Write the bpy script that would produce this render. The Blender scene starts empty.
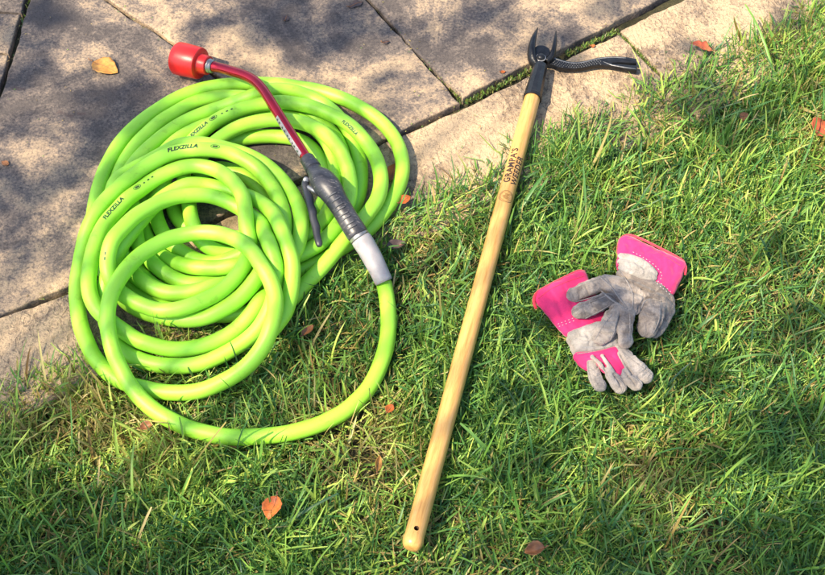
import bpy, bmesh, math, random
import numpy as np
from mathutils import Vector, Matrix
from mathutils.bvhtree import BVHTree

random.seed(7); rng = np.random.default_rng(7)
scene = bpy.context.scene
COL = scene.collection

# ------------------------------------------------------------------ camera
FPX, CAM_H, ELEV = 1320.0, 1.75, math.radians(55)
CAM_Y = -CAM_H / math.tan(ELEV)
TILT = math.pi / 2 - ELEV
cam_d = bpy.data.cameras.new('camera'); cam = bpy.data.objects.new('camera', cam_d); COL.objects.link(cam)
cam.location = (0, CAM_Y, CAM_H); cam.rotation_euler = (TILT, 0, 0)
cam_d.sensor_width = 36; cam_d.lens = 36 * FPX / 825; cam_d.clip_start = 0.05; cam_d.clip_end = 300
scene.camera = cam

def G(px, py, z=0.0):
    """world point at height z seen at photo pixel (px, py)"""
    x = (px - 412.5) / FPX; y = -(py - 287.5) / FPX
    d = (x, y * math.cos(TILT) + math.sin(TILT), y * math.sin(TILT) - math.cos(TILT))
    t = (z - CAM_H) / d[2]
    return Vector((t * d[0], CAM_Y + t * d[1], z))

# ------------------------------------------------------------------ materials
def new_mat(name):
    m = bpy.data.materials.new(name); m.use_nodes = True
    nt = m.node_tree; b = nt.nodes['Principled BSDF']
    return m, nt, b
def N(nt, typ, **kw):
    n = nt.nodes.new(typ)
    for k, v in kw.items():
        if k in n.inputs.keys(): n.inputs[k].default_value = v
        else: setattr(n, k, v)
    return n
def ramp(nt, fac, stops, interp='LINEAR'):
    r = nt.nodes.new('ShaderNodeValToRGB'); r.color_ramp.interpolation = interp
    e = r.color_ramp.elements
    while len(e) < len(stops): e.new(0.5)
    for i, (p, c) in enumerate(stops):
        e[i].position = p; e[i].color = tuple(c) + (1,) if len(c) == 3 else c
    nt.links.new(fac, r.inputs['Fac']); return r.outputs['Color']
def mix(nt, fac, a, b, typ='MIX'):
    m = nt.nodes.new('ShaderNodeMix'); m.data_type = 'RGBA'; m.blend_type = typ
    for s, v in ((m.inputs[0], fac), (m.inputs[6], a), (m.inputs[7], b)):
        if hasattr(v, 'is_linked'): nt.links.new(v, s)
        elif isinstance(v, (int, float)): s.default_value = v
        else: s.default_value = tuple(v) + (1,) if len(v) == 3 else v
    return m.outputs[2]
def math_n(nt, op, a, b=None, c=None, clamp=False):
    m = nt.nodes.new('ShaderNodeMath'); m.operation = op; m.use_clamp = clamp
    for i, v in enumerate((a, b, c)):
        if v is None: continue
        if hasattr(v, 'is_linked'): nt.links.new(v, m.inputs[i])
        else: m.inputs[i].default_value = v
    return m.outputs[0]
def noise(nt, vec, scale, detail=4, rough=0.55, dist=0.0):
    n = N(nt, 'ShaderNodeTexNoise', Scale=scale, Detail=detail, Roughness=rough, Distortion=dist)
    if vec is not None: nt.links.new(vec, n.inputs['Vector'])
    return n.outputs['Fac']
def mapping(nt, vec, scale=(1, 1, 1), rot=(0, 0, 0), loc=(0, 0, 0)):
    m = nt.nodes.new('ShaderNodeMapping'); m.inputs['Scale'].default_value = scale
    m.inputs['Rotation'].default_value = rot; m.inputs['Location'].default_value = loc
    nt.links.new(vec, m.inputs['Vector']); return m.outputs['Vector']
def geo_pos(nt): return nt.nodes.new('ShaderNodeNewGeometry').outputs['Position']
def bump(nt, b, h, strength, dist, prev=None):
    bp = nt.nodes.new('ShaderNodeBump'); bp.inputs['Strength'].default_value = strength; bp.inputs['Distance'].default_value = dist
    nt.links.new(h, bp.inputs['Height'])
    if prev is not None: nt.links.new(prev, bp.inputs['Normal'])
    nt.links.new(bp.outputs['Normal'], b.inputs['Normal']); return bp.outputs['Normal']
def simple(name, col, rough=0.5, metal=0.0, var=0.12, vscale=60, bmp=0.0, bscale=400, bdist=0.001, coat=0.0, spec=0.5):
    m, nt, b = new_mat(name)
    p = geo_pos(nt)
    f = noise(nt, p, vscale, 5, 0.6)
    c = ramp(nt, f, [(0.3, [x * (1 - var) for x in col]), (0.7, [min(1, x * (1 + var)) for x in col])])
    nt.links.new(c, b.inputs['Base Color'])
    b.inputs['Roughness'].default_value = rough; b.inputs['Metallic'].default_value = metal
    b.inputs['Coat Weight'].default_value = coat; b.inputs['Specular IOR Level'].default_value = spec
    if bmp: bump(nt, b, noise(nt, p, bscale, 4, 0.6), bmp, bdist)
    return m

def stone_mat(name, riven, seed, tan_amt=0.5):
    m, nt, b = new_mat(name)
    p0 = geo_pos(nt); p = mapping(nt, p0, loc=(seed * 1.7, seed * 0.9, seed * 0.37))
    big = noise(nt, p, 4.2, 8, 0.66, 0.9)
    med = noise(nt, p, 24, 6, 0.65, 0.4)
    fine = noise(nt, p, 210, 6, 0.75)
    grit = noise(nt, p, 900, 2, 0.6)
    k = math_n(nt, 'ADD', math_n(nt, 'MULTIPLY', big, 0.58), math_n(nt, 'ADD', math_n(nt, 'MULTIPLY', med, 0.20), math_n(nt, 'MULTIPLY', fine, 0.22)))
    o = (0.5 - tan_amt) * 0.35
    c = ramp(nt, k, [(0.40 + o, (0.078, 0.066, 0.062)), (0.455 + o, (0.145, 0.118, 0.102)), (0.50 + o, (0.29, 0.218, 0.152)), (0.575 + o, (0.45, 0.33, 0.205))])
    sp = ramp(nt, fine, [(0.34, (0.48, 0.47, 0.49)), (0.48, (1, 1, 1)), (0.70, (1.16, 1.12, 1.08))])
    c = mix(nt, 0.85, c, sp, 'MULTIPLY')
    sp2 = ramp(nt, grit, [(0.36, (0.5, 0.5, 0.5)), (0.48, (1, 1, 1)), (0.66, (1.25, 1.22, 1.18))])
    c = mix(nt, 0.75, c, sp2, 'MULTIPLY')
    vo = N(nt, 'ShaderNodeTexVoronoi', Scale=260.0); nt.links.new(p, vo.inputs['Vector'])
    pit = ramp(nt, vo.outputs['Distance'], [(0.10, (.35, .33, .32)), (0.22, (1, 1, 1))])
    c = mix(nt, math_n(nt, 'MULTIPLY', ramp(nt, noise(nt, p, 38, 3), [(.5, (0, 0, 0)), (.62, (1, 1, 1))]), .8), c, mix(nt, 1.0, c, pit, 'MULTIPLY'))
    st = noise(nt, p, 15, 3, 0.5, 1.2)
    c = mix(nt, math_n(nt, 'MULTIPLY', ramp(nt, st, [(0.70, (0, 0, 0)), (0.735, (1, 1, 1))]), 0.65), c, (0.075, 0.052, 0.048))
    nt.links.new(c, b.inputs['Base Color'])
    b.inputs['Roughness'].default_value = 0.82; b.inputs['Specular IOR Level'].default_value = 0.3
    n1 = bump(nt, b, med, 0.7, 0.008)
    if riven:
        pr = mapping(nt, p, scale=(1.0, 0.55, 1), rot=(0, 0, 0.6))
        w = noise(nt, pr, 62, 3, 0.5, 1.8)
        w2 = mix(nt, ramp(nt, big, [(.40, (0, 0, 0)), (.60, (.8, .8, .8))]), ramp(nt, w, [(0.40, (0, 0, 0)), (0.5, (0.6, 0.6, 0.6)), (0.53, (1, 1, 1))]), (.8, .8, .8))
        n1 = bump(nt, b, w2, 0.9, 0.0035, n1)
        cr_ = ramp(nt, w, [(0.40, (0.5, 0.46, 0.46)), (0.47, (1, 1, 1))])
        c2 = mix(nt, math_n(nt, 'MULTIPLY', ramp(nt, big, [(.42, (1, 1, 1)), (.58, (.15, .15, .15))]), .75), c, cr_, 'MULTIPLY'); nt.links.new(c2, b.inputs['Base Color'])
    n2 = bump(nt, b, fine, 0.8, 0.0022, n1)
    return m
M = {}
M['stone1'] = stone_mat('weathered flagstone', False, 1, 0.34)
M['stone2'] = stone_mat('weathered flagstone pale', False, 5, 0.46)
M['stone3'] = stone_mat('weathered flagstone grey', False, 9, 0.36)
M['border'] = stone_mat('riven border stone', True, 3, 0.60)
M['brick'] = stone_mat('paver stone', False, 12, 0.4)

def soil_mat():
    m, nt, b = new_mat('soil and thatch'); p = geo_pos(nt)
    f = noise(nt, p, 90, 6, 0.7); g = noise(nt, p, 4, 4, 0.6)
    c = ramp(nt, f, [(0.3, (0.018, 0.014, 0.008)), (0.55, (0.06, 0.045, 0.022)), (0.75, (0.12, 0.095, 0.045))])
    c = mix(nt, math_n(nt, 'MULTIPLY', g, 0.5), c, (0.04, 0.06, 0.015)); nt.links.new(c, b.inputs['Base Color'])
    b.inputs['Roughness'].default_value = 0.95; bump(nt, b, f, 1.0, 0.01); return m
M['soil'] = soil_mat()

def hose_mat():
    m, nt, b = new_mat('lime polymer hose'); p = geo_pos(nt)
    f = noise(nt, p, 18, 3, 0.5)
    c = ramp(nt, f, [(0.3, (0.278, 0.61, 0.034)), (0.7, (0.318, 0.66, 0.050))])
    d = ramp(nt, noise(nt, p, 40, 8, 0.75, 0.6), [(0.57, (1, 1, 1)), (0.70, (0.62, 0.60, 0.46))])
    c = mix(nt, 0.7, c, d, 'MULTIPLY')
    nt.links.new(c, b.inputs['Base Color']); b.inputs['Roughness'].default_value = 0.5
    b.inputs['Subsurface Weight'].default_value = 0.15; b.inputs['Subsurface Scale'].default_value = 0.006
    b.inputs['Subsurface Radius'].default_value = (0.5, 1.0, 0.1)
    bump(nt, b, noise(nt, p, 900, 2, 0.5), 0.12, 0.0004); return m
M['hose'] = hose_mat()
M['ink'] = simple('black printed ink', (0.012, 0.03, 0.012), 0.5, var=0.3)
M['redplastic'] = simple('red nozzle plastic', (0.58, 0.014, 0.012), 0.35, var=0.1, vscale=30, bmp=0.08, bscale=300)
M['ringmetal'] = simple('worn grey metal', (0.32, 0.31, 0.30), 0.4, 0.8, 0.3)
M['grey'] = simple('dark grey rubber grip', (0.030, 0.031, 0.037), 0.42, var=0.25, vscale=80, bmp=0.25, bscale=500)
def scuffed():
    m, nt, b = new_mat('scuffed slate grey grip'); p = geo_pos(nt)
    f = noise(nt, p, 45, 6, 0.7, 0.8); g = noise(nt, mapping(nt, p, scale=(1, 4, 1), rot=(0, 0, .8)), 120, 4, 0.7)
    c = ramp(nt, f, [(0.35, (0.016, 0.016, 0.020)), (0.6, (0.042, 0.042, 0.050))])
    s = ramp(nt, g, [(0.58, (0, 0, 0)), (0.66, (1, 1, 1))])
    c = mix(nt, math_n(nt, 'MULTIPLY', s, 0.55), c, (0.24, 0.215, 0.20))
    nt.links.new(c, b.inputs['Base Color']); b.inputs['Roughness'].default_value = 0.4
    bump(nt, b, f, 0.2, 0.001); return m
M['grip'] = scuffed()
M['griprib'] = simple('worn grip rib', (0.085, 0.085, 0.09), 0.5, var=0.3)
def anod():
    m, nt, b = new_mat('anodised red tube'); b.inputs['Base Color'].default_value = (0.42, 0.004, 0.02, 1)
    b.inputs['Metallic'].default_value = 0.85; b.inputs['Roughness'].default_value = 0.22; b.inputs['Coat Weight'].default_value = 0.5
    p = geo_pos(nt); bump(nt, b, noise(nt, p, 200, 3), 0.05, 0.0005); return m
M['anod'] = anod()
def sleeve():
    m, nt, b = new_mat('frosted pale sleeve'); b.inputs['Base Color'].default_value = (0.56, 0.54, 0.55, 1)
    b.inputs['Roughness'].default_value = 0.4; b.inputs['Subsurface Weight'].default_value = 0.4; b.inputs['Subsurface Scale'].default_value = 0.01
    p = geo_pos(nt); c = ramp(nt, noise(nt, p, 60, 5, 0.6), [(0.3, (0.23, 0.22, 0.23)), (0.7, (0.33, 0.315, 0.325))]); nt.links.new(c, b.inputs['Base Color'])
    return m
M['sleeve'] = sleeve()
M['label'] = simple('printed grey sticker', (0.20, 0.19, 0.20), 0.4, var=0.5, vscale=500)

H0, H1 = G(411, 549, 0.036), G(534, 92, 0.0195)
def wood():
    m, nt, b = new_mat('varnished ash handle'); p = geo_pos(nt)
    ax = (H1 - H0).normalized(); ang = math.atan2(ax.y, ax.x)
    v = mapping(nt, p, rot=(0, 0, -ang))
    v = mapping(nt, v, scale=(1, 14, 14))
    f = noise(nt, v, 14, 6, 0.65, 0.3); g = noise(nt, v, 60, 3, 0.7); h = noise(nt, mapping(nt, p, rot=(0, 0, -ang), scale=(1, 2, 2)), 5, 3)
    c = ramp(nt, f, [(0.28, (0.36, 0.18, 0.045)), (0.46, (0.54, 0.305, 0.092)), (0.7, (0.62, 0.38, 0.13))])
    c = mix(nt, 0.5, c, ramp(nt, g, [(0.35, (0.66, 0.55, 0.45)), (0.55, (1, 1, 1))]), 'MULTIPLY')
    c = mix(nt, math_n(nt, 'MULTIPLY', h, 0.35), c, (0.46, 0.24, 0.062))
    gr = ramp(nt, noise(nt, p, 33, 7, 0.72, 0.6), [(0.60, (0, 0, 0)), (0.72, (1, 1, 1))])
    c = mix(nt, math_n(nt, 'MULTIPLY', gr, 0.45), c, (0.20, 0.125, 0.06))
    nt.links.new(c, b.inputs['Base Color']); b.inputs['Roughness'].default_value = 0.33; b.inputs['Coat Weight'].default_value = 0.15
    b.inputs['Coat Roughness'].default_value = 0.2
    bump(nt, b, g, 0.12, 0.0006); return m
M['wood'] = wood()
M['burn'] = simple('burnt brown lettering', (0.035, 0.018, 0.010), 0.5, var=0.4)
M['burn2'] = simple('burnt brown emblem', (0.10, 0.05, 0.018), 0.5, var=0.4)
M['hole'] = simple('dark wood inside hole', (0.11, 0.060, 0.028), 0.9)  # hole wall coloured darker than the handle
M['iron'] = simple('black painted cast iron', (0.010, 0.0105, 0.0125), 0.30, 0.0, 0.5, 90, 0.6, 350, 0.001, coat=0.05, spec=0.3)
M['irontip'] = simple('brown worn iron', (0.085, 0.055, 0.042), 0.45, 0.3, 0.4, 90, 0.4, 350)
M['tread'] = simple('worn tread points', (0.10, 0.098, 0.095), 0.5, 0.3, 0.4, 300)
M['steel'] = simple('worn and lit steel edges', (0.22, 0.215, 0.21), 0.45, 0.6, 0.4, 300)

def suede(name, light, dark, grime, amt=0.5):
    m, nt, b = new_mat(name); p = geo_pos(nt)
    f = noise(nt, p, 30, 6, 0.62, 0.5); g = noise(nt, p, 420, 4, 0.7); h = noise(nt, mapping(nt, p, loc=(3, 1, 2)), 26, 5, 0.65, 0.5)
    c = ramp(nt, f, [(0.32, dark), (0.62, light)])
    c = mix(nt, math_n(nt, 'MULTIPLY', ramp(nt, h, [(0.46, (0, 0, 0)), (0.60, (1, 1, 1))]), amt), c, grime)
    c = mix(nt, 0.6, c, ramp(nt, g, [(0.35, (0.72, 0.72, 0.72)), (0.6, (1.05, 1.05, 1.05))]), 'MULTIPLY')
    nt.links.new(c, b.inputs['Base Color']); b.inputs['Roughness'].default_value = 0.9; b.inputs['Specular IOR Level'].default_value = 0.2
    b.inputs['Sheen Weight'].default_value = 0.25; b.inputs['Sheen Roughness'].default_value = 0.5
    n1 = bump(nt, b, noise(nt, p, 55, 6, 0.65, 1.4), 0.8, 0.007)
    bump(nt, b, g, 0.5, 0.0008, n1); return m
M['suede'] = suede('grimy grey suede', (0.37, 0.308, 0.255), (0.24, 0.197, 0.165), (0.088, 0.072, 0.066), 0.8)
M['suede2'] = suede('pale grey suede', (0.41, 0.355, 0.31), (0.28, 0.24, 0.208), (0.10, 0.09, 0.09), 0.55)
M['suede3'] = suede('clean off white suede', (0.38, 0.345, 0.31), (0.29, 0.26, 0.235), (0.15, 0.135, 0.12), 0.55)
def fabric(name, col):
    m, nt, b = new_mat(name); p = geo_pos(nt)
    f = noise(nt, p, 22, 4, 0.6); g = noise(nt, p, 700, 2, 0.6)
    c = ramp(nt, f, [(0.3, [x * 0.86 for x in col]), (0.7, col)])
    c = mix(nt, 0.5, c, ramp(nt, g, [(0.35, (0.75, 0.75, 0.75)), (0.6, (1.05, 1.05, 1.05))]), 'MULTIPLY')
    nt.links.new(c, b.inputs['Base Color']); b.inputs['Roughness'].default_value = 0.75; b.inputs['Sheen Weight'].default_value = 0.3
    n1 = bump(nt, b, f, 0.35, 0.004); bump(nt, b, g, 0.3, 0.0006, n1); return m
M['pink'] = fabric('hot pink canvas', (0.72, 0.010, 0.125))
M['piping'] = fabric('coral red piping', (0.70, 0.022, 0.05))
M['thread'] = simple('white stitching', (0.50, 0.42, 0.43), 0.8)
M['seam'] = simple('suede welt seam', (0.22, 0.195, 0.178), 0.95, var=0.3, vscale=300)

def leaf_mat(name, col, col2):
    m, nt, b = new_mat(name); p = geo_pos(nt)
    f = noise(nt, p, 80, 5, 0.65)
    nt.links.new(ramp(nt, f, [(0.35, col2), (0.62, col)]), b.inputs['Base Color']); b.inputs['Roughness'].default_value = 0.55
    bump(nt, b, noise(nt, p, 260, 4, 0.6), 0.5, 0.001); return m
M['leaf_tan'] = leaf_mat('dry tan leaf', (0.46, 0.235, 0.045), (0.27, 0.12, 0.025))
M['leaf_orange'] = leaf_mat('dry orange leaf', (0.48, 0.125, 0.018), (0.26, 0.055, 0.012))
M['leaf_brown'] = leaf_mat('dry brown leaf', (0.27, 0.11, 0.035), (0.12, 0.05, 0.022))
M['leaf_red'] = leaf_mat('fallen red leaf', (0.46, 0.10, 0.035), (0.26, 0.05, 0.025))
M['leaf_dark'] = leaf_mat('rotted leaf', (0.07, 0.045, 0.04), (0.035, 0.022, 0.022))  # also colours the dark stone stains built as leaves

# ------------------------------------------------------------------ object helpers
def obj(name, me, mat=None, parent=None, smooth=True):
    if isinstance(me, bmesh.types.BMesh):
        bm = me; me = bpy.data.meshes.new(name); bm.normal_update(); bm.to_mesh(me); bm.free()
    o = bpy.data.objects.new(name, me); COL.objects.link(o)
    if mat is not None: me.materials.append(mat)
    if smooth:
        me.polygons.foreach_set('use_smooth', np.ones(len(me.polygons), bool))
    if parent is not None:
        o.parent = parent; o.matrix_parent_inverse = Matrix.Translation(-parent.location)
    return o
def thing(name, label, cat, loc, group=None):
    o = bpy.data.objects.new(name, None); COL.objects.link(o); o.location = loc; o.empty_display_size = 0.05
    o['label'] = label; o['category'] = cat
    if group: o['group'] = group
    return o
def tag(o, label, cat, group=None, kind=None):
    if label: o['label'] = label
    if cat: o['category'] = cat
    if group: o['group'] = group
    if kind: o['kind'] = kind
    return o
def np_mesh(name, V, Fq):
    me = bpy.data.meshes.new(name); V = np.asarray(V, np.float32); Fq = np.asarray(Fq, np.int32)
    me.vertices.add(len(V)); me.vertices.foreach_set('co', V.ravel())
    k = Fq.shape[1]; me.loops.add(Fq.size); me.loops.foreach_set('vertex_index', Fq.ravel())
    me.polygons.add(len(Fq)); me.polygons.foreach_set('loop_start', np.arange(0, Fq.size, k, dtype=np.int32))
    me.update(calc_edges=True); me.validate(); return me
def catmull(P, step):
    P = np.asarray(P, float); Q = np.vstack([2 * P[0] - P[1], P, 2 * P[-1] - P[-2]]); out = []
    for i in range(1, len(Q) - 2):
        p0, p1, p2, p3 = Q[i - 1:i + 3]; n = max(2, int(np.linalg.norm((p2 - p1)[:3]) / step))
        t = np.arange(n)[:, None] / n
        out.append(0.5 * (2 * p1 + (p2 - p0) * t + (2 * p0 - 5 * p1 + 4 * p2 - p3) * t ** 2 + (3 * p1 - p0 - 3 * p2 + p3) * t ** 3))
    out.append(P[-1:]); return np.vstack(out)
def frames(C):
    T = np.gradient(C, axis=0); T /= np.linalg.norm(T, axis=1)[:, None] + 1e-12
    U = np.zeros_like(C); ref = np.array([0, 0, 1.0])
    if abs(T[0] @ ref) > 0.95: ref = np.array([0, 1.0, 0])
    u = ref - T[0] * (ref @ T[0]); U[0] = u / np.linalg.norm(u)
    for i in range(1, len(C)):
        u = U[i - 1] - T[i] * (U[i - 1] @ T[i]); U[i] = u / (np.linalg.norm(u) + 1e-12)
    return T, U, np.cross(T, U)
def sweep(name, C, rad, sides=16, su=1.0, sv=1.0, upfix=False, caps=True):
    """tube mesh along C (n,3) with radius array; su/sv scale the section"""
    C = np.asarray(C, float); n = len(C); rad = np.broadcast_to(np.asarray(rad, float), (n,))
    T, U, W = frames(C)
    if upfix:
        up = np.array([0, 0, 1.0]); U = up - T * (T @ up)[:, None]; U /= np.linalg.norm(U, axis=1)[:, None]; W = np.cross(T, U)
    a = np.linspace(0, 2 * np.pi, sides, endpoint=False)
    V = C[:, None] + rad[:, None, None] * (su * np.cos(a)[None, :, None] * U[:, None] + sv * np.sin(a)[None, :, None] * W[:, None])
    V = V.reshape(-1, 3); i = np.arange(n - 1)[:, None] * sides; j = np.arange(sides)[None]
    Fq = np.stack([i + j, i + (j + 1) % sides, i + sides + (j + 1) % sides, i + sides + j], -1).reshape(-1, 4)
    bm = bmesh.new(); vs = [bm.verts.new(v) for v in V]
    for f in Fq: bm.faces.new([vs[k] for k in f])
    if caps:
        bm.faces.new(vs[:sides][::-1]); bm.faces.new(vs[-sides:])
    bmesh.ops.recalc_face_normals(bm, faces=bm.faces)
    return bm
def lathe(p0, p1, prof, sides=32):
    """prof = [(t, r)]: t in metres along p0->p1"""
    p0 = Vector(p0); ax = (Vector(p1) - p0).normalized(); u = ax.orthogonal().normalized(); w = ax.cross(u)
    bm = bmesh.new(); rings = []
    for t, r in prof:
        rings.append([bm.verts.new(p0 + ax * t + (u * math.cos(2 * math.pi * k / sides) + w * math.sin(2 * math.pi * k / sides)) * max(r, 1e-5)) for k in range(sides)])
    for A, B in zip(rings, rings[1:]):
        for k in range(sides): bm.faces.new((A[k], A[(k + 1) % sides], B[(k + 1) % sides], B[k]))
    bm.faces.new(rings[0][::-1]); bm.faces.new(rings[-1])
    bmesh.ops.recalc_face_normals(bm, faces=bm.faces); return bm
def crease(o, ang=35):
    me = o.data; bm = bmesh.new(); bm.from_mesh(me)
    for e in bm.edges:
        if len(e.link_faces) == 2 and e.calc_face_angle(0) > math.radians(ang): e.smooth = False
    bm.to_mesh(me); bm.free()
def evaluated(o):
    dg = bpy.context.evaluated_depsgraph_get(); dg.update()
    me = bpy.data.meshes.new_from_object(o.evaluated_get(dg)); return me
def bake(o):
    me = evaluated(o); old = o.data; o.modifiers.clear(); o.data = me
    me.polygons.foreach_set('use_smooth', np.ones(len(me.polygons), bool)); return o
def prism(poly_px, z0, z1, bev=0.002, seg=2):
    """outline in photo pixels read at height z1, pushed down to z0"""
    bm = bmesh.new(); top = [bm.verts.new(G(x, y, z1)) for x, y in poly_px]
    f = bm.faces.new(top)
    r = bmesh.ops.extrude_face_region(bm, geom=[f]); vs = [g for g in r['geom'] if isinstance(g, bmesh.types.BMVert)]
    bmesh.ops.translate(bm, verts=vs, vec=(0, 0, z0 - z1))
    bmesh.ops.recalc_face_normals(bm, faces=bm.faces)
    if bev: bmesh.ops.bevel(bm, geom=list(bm.edges), offset=bev, segments=seg, affect='EDGES', profile=0.5)
    return bm
def text_mesh(body, size, bold=0.0, shear=0.0, space=1.0):
    cu = bpy.data.curves.new('lettering_curve', 'FONT'); cu.body = body; cu.size = size; cu.offset = bold; cu.shear = shear; cu.space_character = space
    cu.align_x = 'CENTER'; cu.align_y = 'CENTER'; cu.resolution_u = 3
    o = bpy.data.objects.new('lettering_curve', cu); COL.objects.link(o)
    me = evaluated(o); bpy.data.objects.remove(o); bpy.data.curves.remove(cu)
    bm = bmesh.new(); bm.from_mesh(me); bmesh.ops.triangulate(bm, faces=bm.faces)
    for _ in range(2):
        es = [e for e in bm.edges if e.calc_length() > size * 0.35]
        if es: bmesh.ops.subdivide_edges(bm, edges=es, cuts=1); bmesh.ops.triangulate(bm, faces=bm.faces)
    return bm

# ------------------------------------------------------------------ sun, sky, look
SUN_AZ, SUN_EL = Vector((-0.87, -0.49, 0)).normalized(), math.radians(53)
SUN = (SUN_AZ * math.cos(SUN_EL) + Vector((0, 0, math.sin(SUN_EL)))).normalized()
w = bpy.data.worlds.new('World'); scene.world = w; w.use_nodes = True
nt = w.node_tree; bg = nt.nodes['Background']; sky = nt.nodes.new('ShaderNodeTexSky'); sky.sky_type = 'NISHITA'; sky.sun_disc = False
sky.sun_elevation = SUN_EL; sky.sun_rotation = math.atan2(SUN.x, SUN.y); sky.air_density = 1.0; sky.dust_density = 1.5
nt.links.new(sky.outputs['Color'], bg.inputs['Color']); bg.inputs['Strength'].default_value = 0.15
sl = bpy.data.lights.new('sun', 'SUN'); sl.energy = 5.0; sl.angle = math.radians(0.55); sl.color = (1.0, 0.86, 0.64)
so = bpy.data.objects.new('sun', sl); COL.objects.link(so); so.rotation_euler = SUN.to_track_quat('Z', 'Y').to_euler(); so.location = SUN * 20
vs_ = scene.view_settings; vs_.view_transform = 'Standard'; vs_.look = 'None'; vs_.gamma = 1.0; vs_.exposure = 1.13
scene.cycles.max_bounces = 8; scene.cycles.transparent_max_bounces = 8

# ------------------------------------------------------------------ ground
SOIL_Z = -0.018
bm = bmesh.new(); bmesh.ops.create_grid(bm, x_segments=2, y_segments=2, size=60); bmesh.ops.translate(bm, verts=bm.verts, vec=(0, 0, SOIL_Z))
tag(obj('ground', bm, M['soil'], smooth=False), None, None, kind='structure')

# ------------------------------------------------------------------ flagstones
def slab(name, poly, mat, label, cat, inset=1.5, zt=0.0, group=None, jit=0.0011):
    P = [G(x, y, zt) for x, y in poly]; c = sum(P, Vector()) / len(P)
    # inset, subdivide the outline and roughen it
    n = len(P); Q = []
    for i in range(n):
        a, b = P[i], P[(i + 1) % n]; L = (b - a).length; m = max(2, int(L / 0.012))
        for k in range(m): Q.append(a.lerp(b, k / m))
    out = []
    n = len(Q); ph = random.random() * 9
    for i in range(n):
        t = (Q[(i + 1) % n] - Q[i - 1]).normalized(); nrm = Vector((-t.y, t.x, 0))
        if nrm.dot(c - Q[i]) < 0: nrm.negate()
        r = random.Random(i * 7 + int(ph * 100))
        out.append(Q[i] + nrm * (inset / 600 + 0.0014 * math.sin(i * 0.23 + ph) + 0.0010 * math.sin(i * 0.71 + 2 * ph) + r.uniform(-jit, jit) * (2.2 if r.random() < .12 else 1)))
    bm = bmesh.new(); vs = [bm.verts.new(p) for p in out]; f = bm.faces.new(vs)
    r = bmesh.ops.extrude_face_region(bm, geom=[f]); ve = [g for g in r['geom'] if isinstance(g, bmesh.types.BMVert)]
    bmesh.ops.translate(bm, verts=ve, vec=(0, 0, -0.045))
    bmesh.ops.recalc_face_normals(bm, faces=bm.faces)
    es = [e for e in bm.edges if all(v.co.z > zt - 0.001 for v in e.verts)]
    bmesh.ops.bevel(bm, geom=es, offset=0.0035, segments=3, affect='EDGES', profile=0.6)
    o = obj(name, bm, mat, smooth=True); crease(o, 50)
    tag(o, label, cat, group, 'structure'); return o
FS = 'weathered flagstones of the path'
slab('paving_slab', [(42, -46), (-79, 351), (0, 316), (72, 286), (200, 227), (338, 161), (287, 126), (226, 83), (176, 46), (108, 0)], M['stone1'], 'large mottled flagstone with the tan leaf and the left half of the coil on it', 'flagstone', group=FS, inset=2.3)
slab('paving_slab', [(42, -46), (108, 0), (176, 46), (226, 83), (287, 126), (338, 161), (403, 131), (462, 103), (420, 57), (369, 0), (261, -120), (20, -120)], M['stone2'], 'warm flagstone behind the coil and the red nozzle', 'flagstone', group=FS, inset=1.9)
slab('paving_slab', [(463, 98), (545, 57), (675, -7), (880, -108), (700, -150), (262, -120), (369, 0), (420, 56)], M['stone3'], 'grey flagstone behind the iron claw head of the weeder', 'flagstone', group=FS)
slab('paving_slab', [(-160, 390), (0, 317), (72, 290), (205, 228), (255, 305), (-90, 470)], M['border'], 'pale border stone at the left edge of the lawn', 'border stone', group=FS, zt=-0.002)
slab('paving_slab', [(207, 227), (340, 163), (403, 134), (462, 107), (545, 68), (619, 32), (668, 84), (700, 122), (255, 305)], M['border'], 'pale rippled border stone under the iron socket of the weeder', 'border stone', group=FS, zt=-0.003)
slab('paving_slab', [(619, 30), (675, 3), (900, -107), (960, -40), (700, 122), (668, 80)], M['border'], 'rippled border stone with the red leaf at the lawn edge', 'border stone', group=FS, zt=-0.001)
ys = [(-90, -40), (-40, 13), (13, 54), (54, 110), (110, 170)]
for y0, y1 in ys:
    xa = 28 - 0.313 * y0; xb = 28 - 0.313 * y1
    lab = {13: 'small square paver at the top left, between two joints', -40: 'small paver in the top left corner', 54: 'small dark paver below the square one at the left border'}.get(y0)
    slab('paving_slab', [(xa - 2, y0), (xb - 2, y1), (xb - 95, y1 - 3), (xa - 92, y0 - 3)], M['brick'], lab or 'small paver beside the large flagstone', 'paver', group='small pavers in the left corner', zt=-0.003, inset=1.3)

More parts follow.
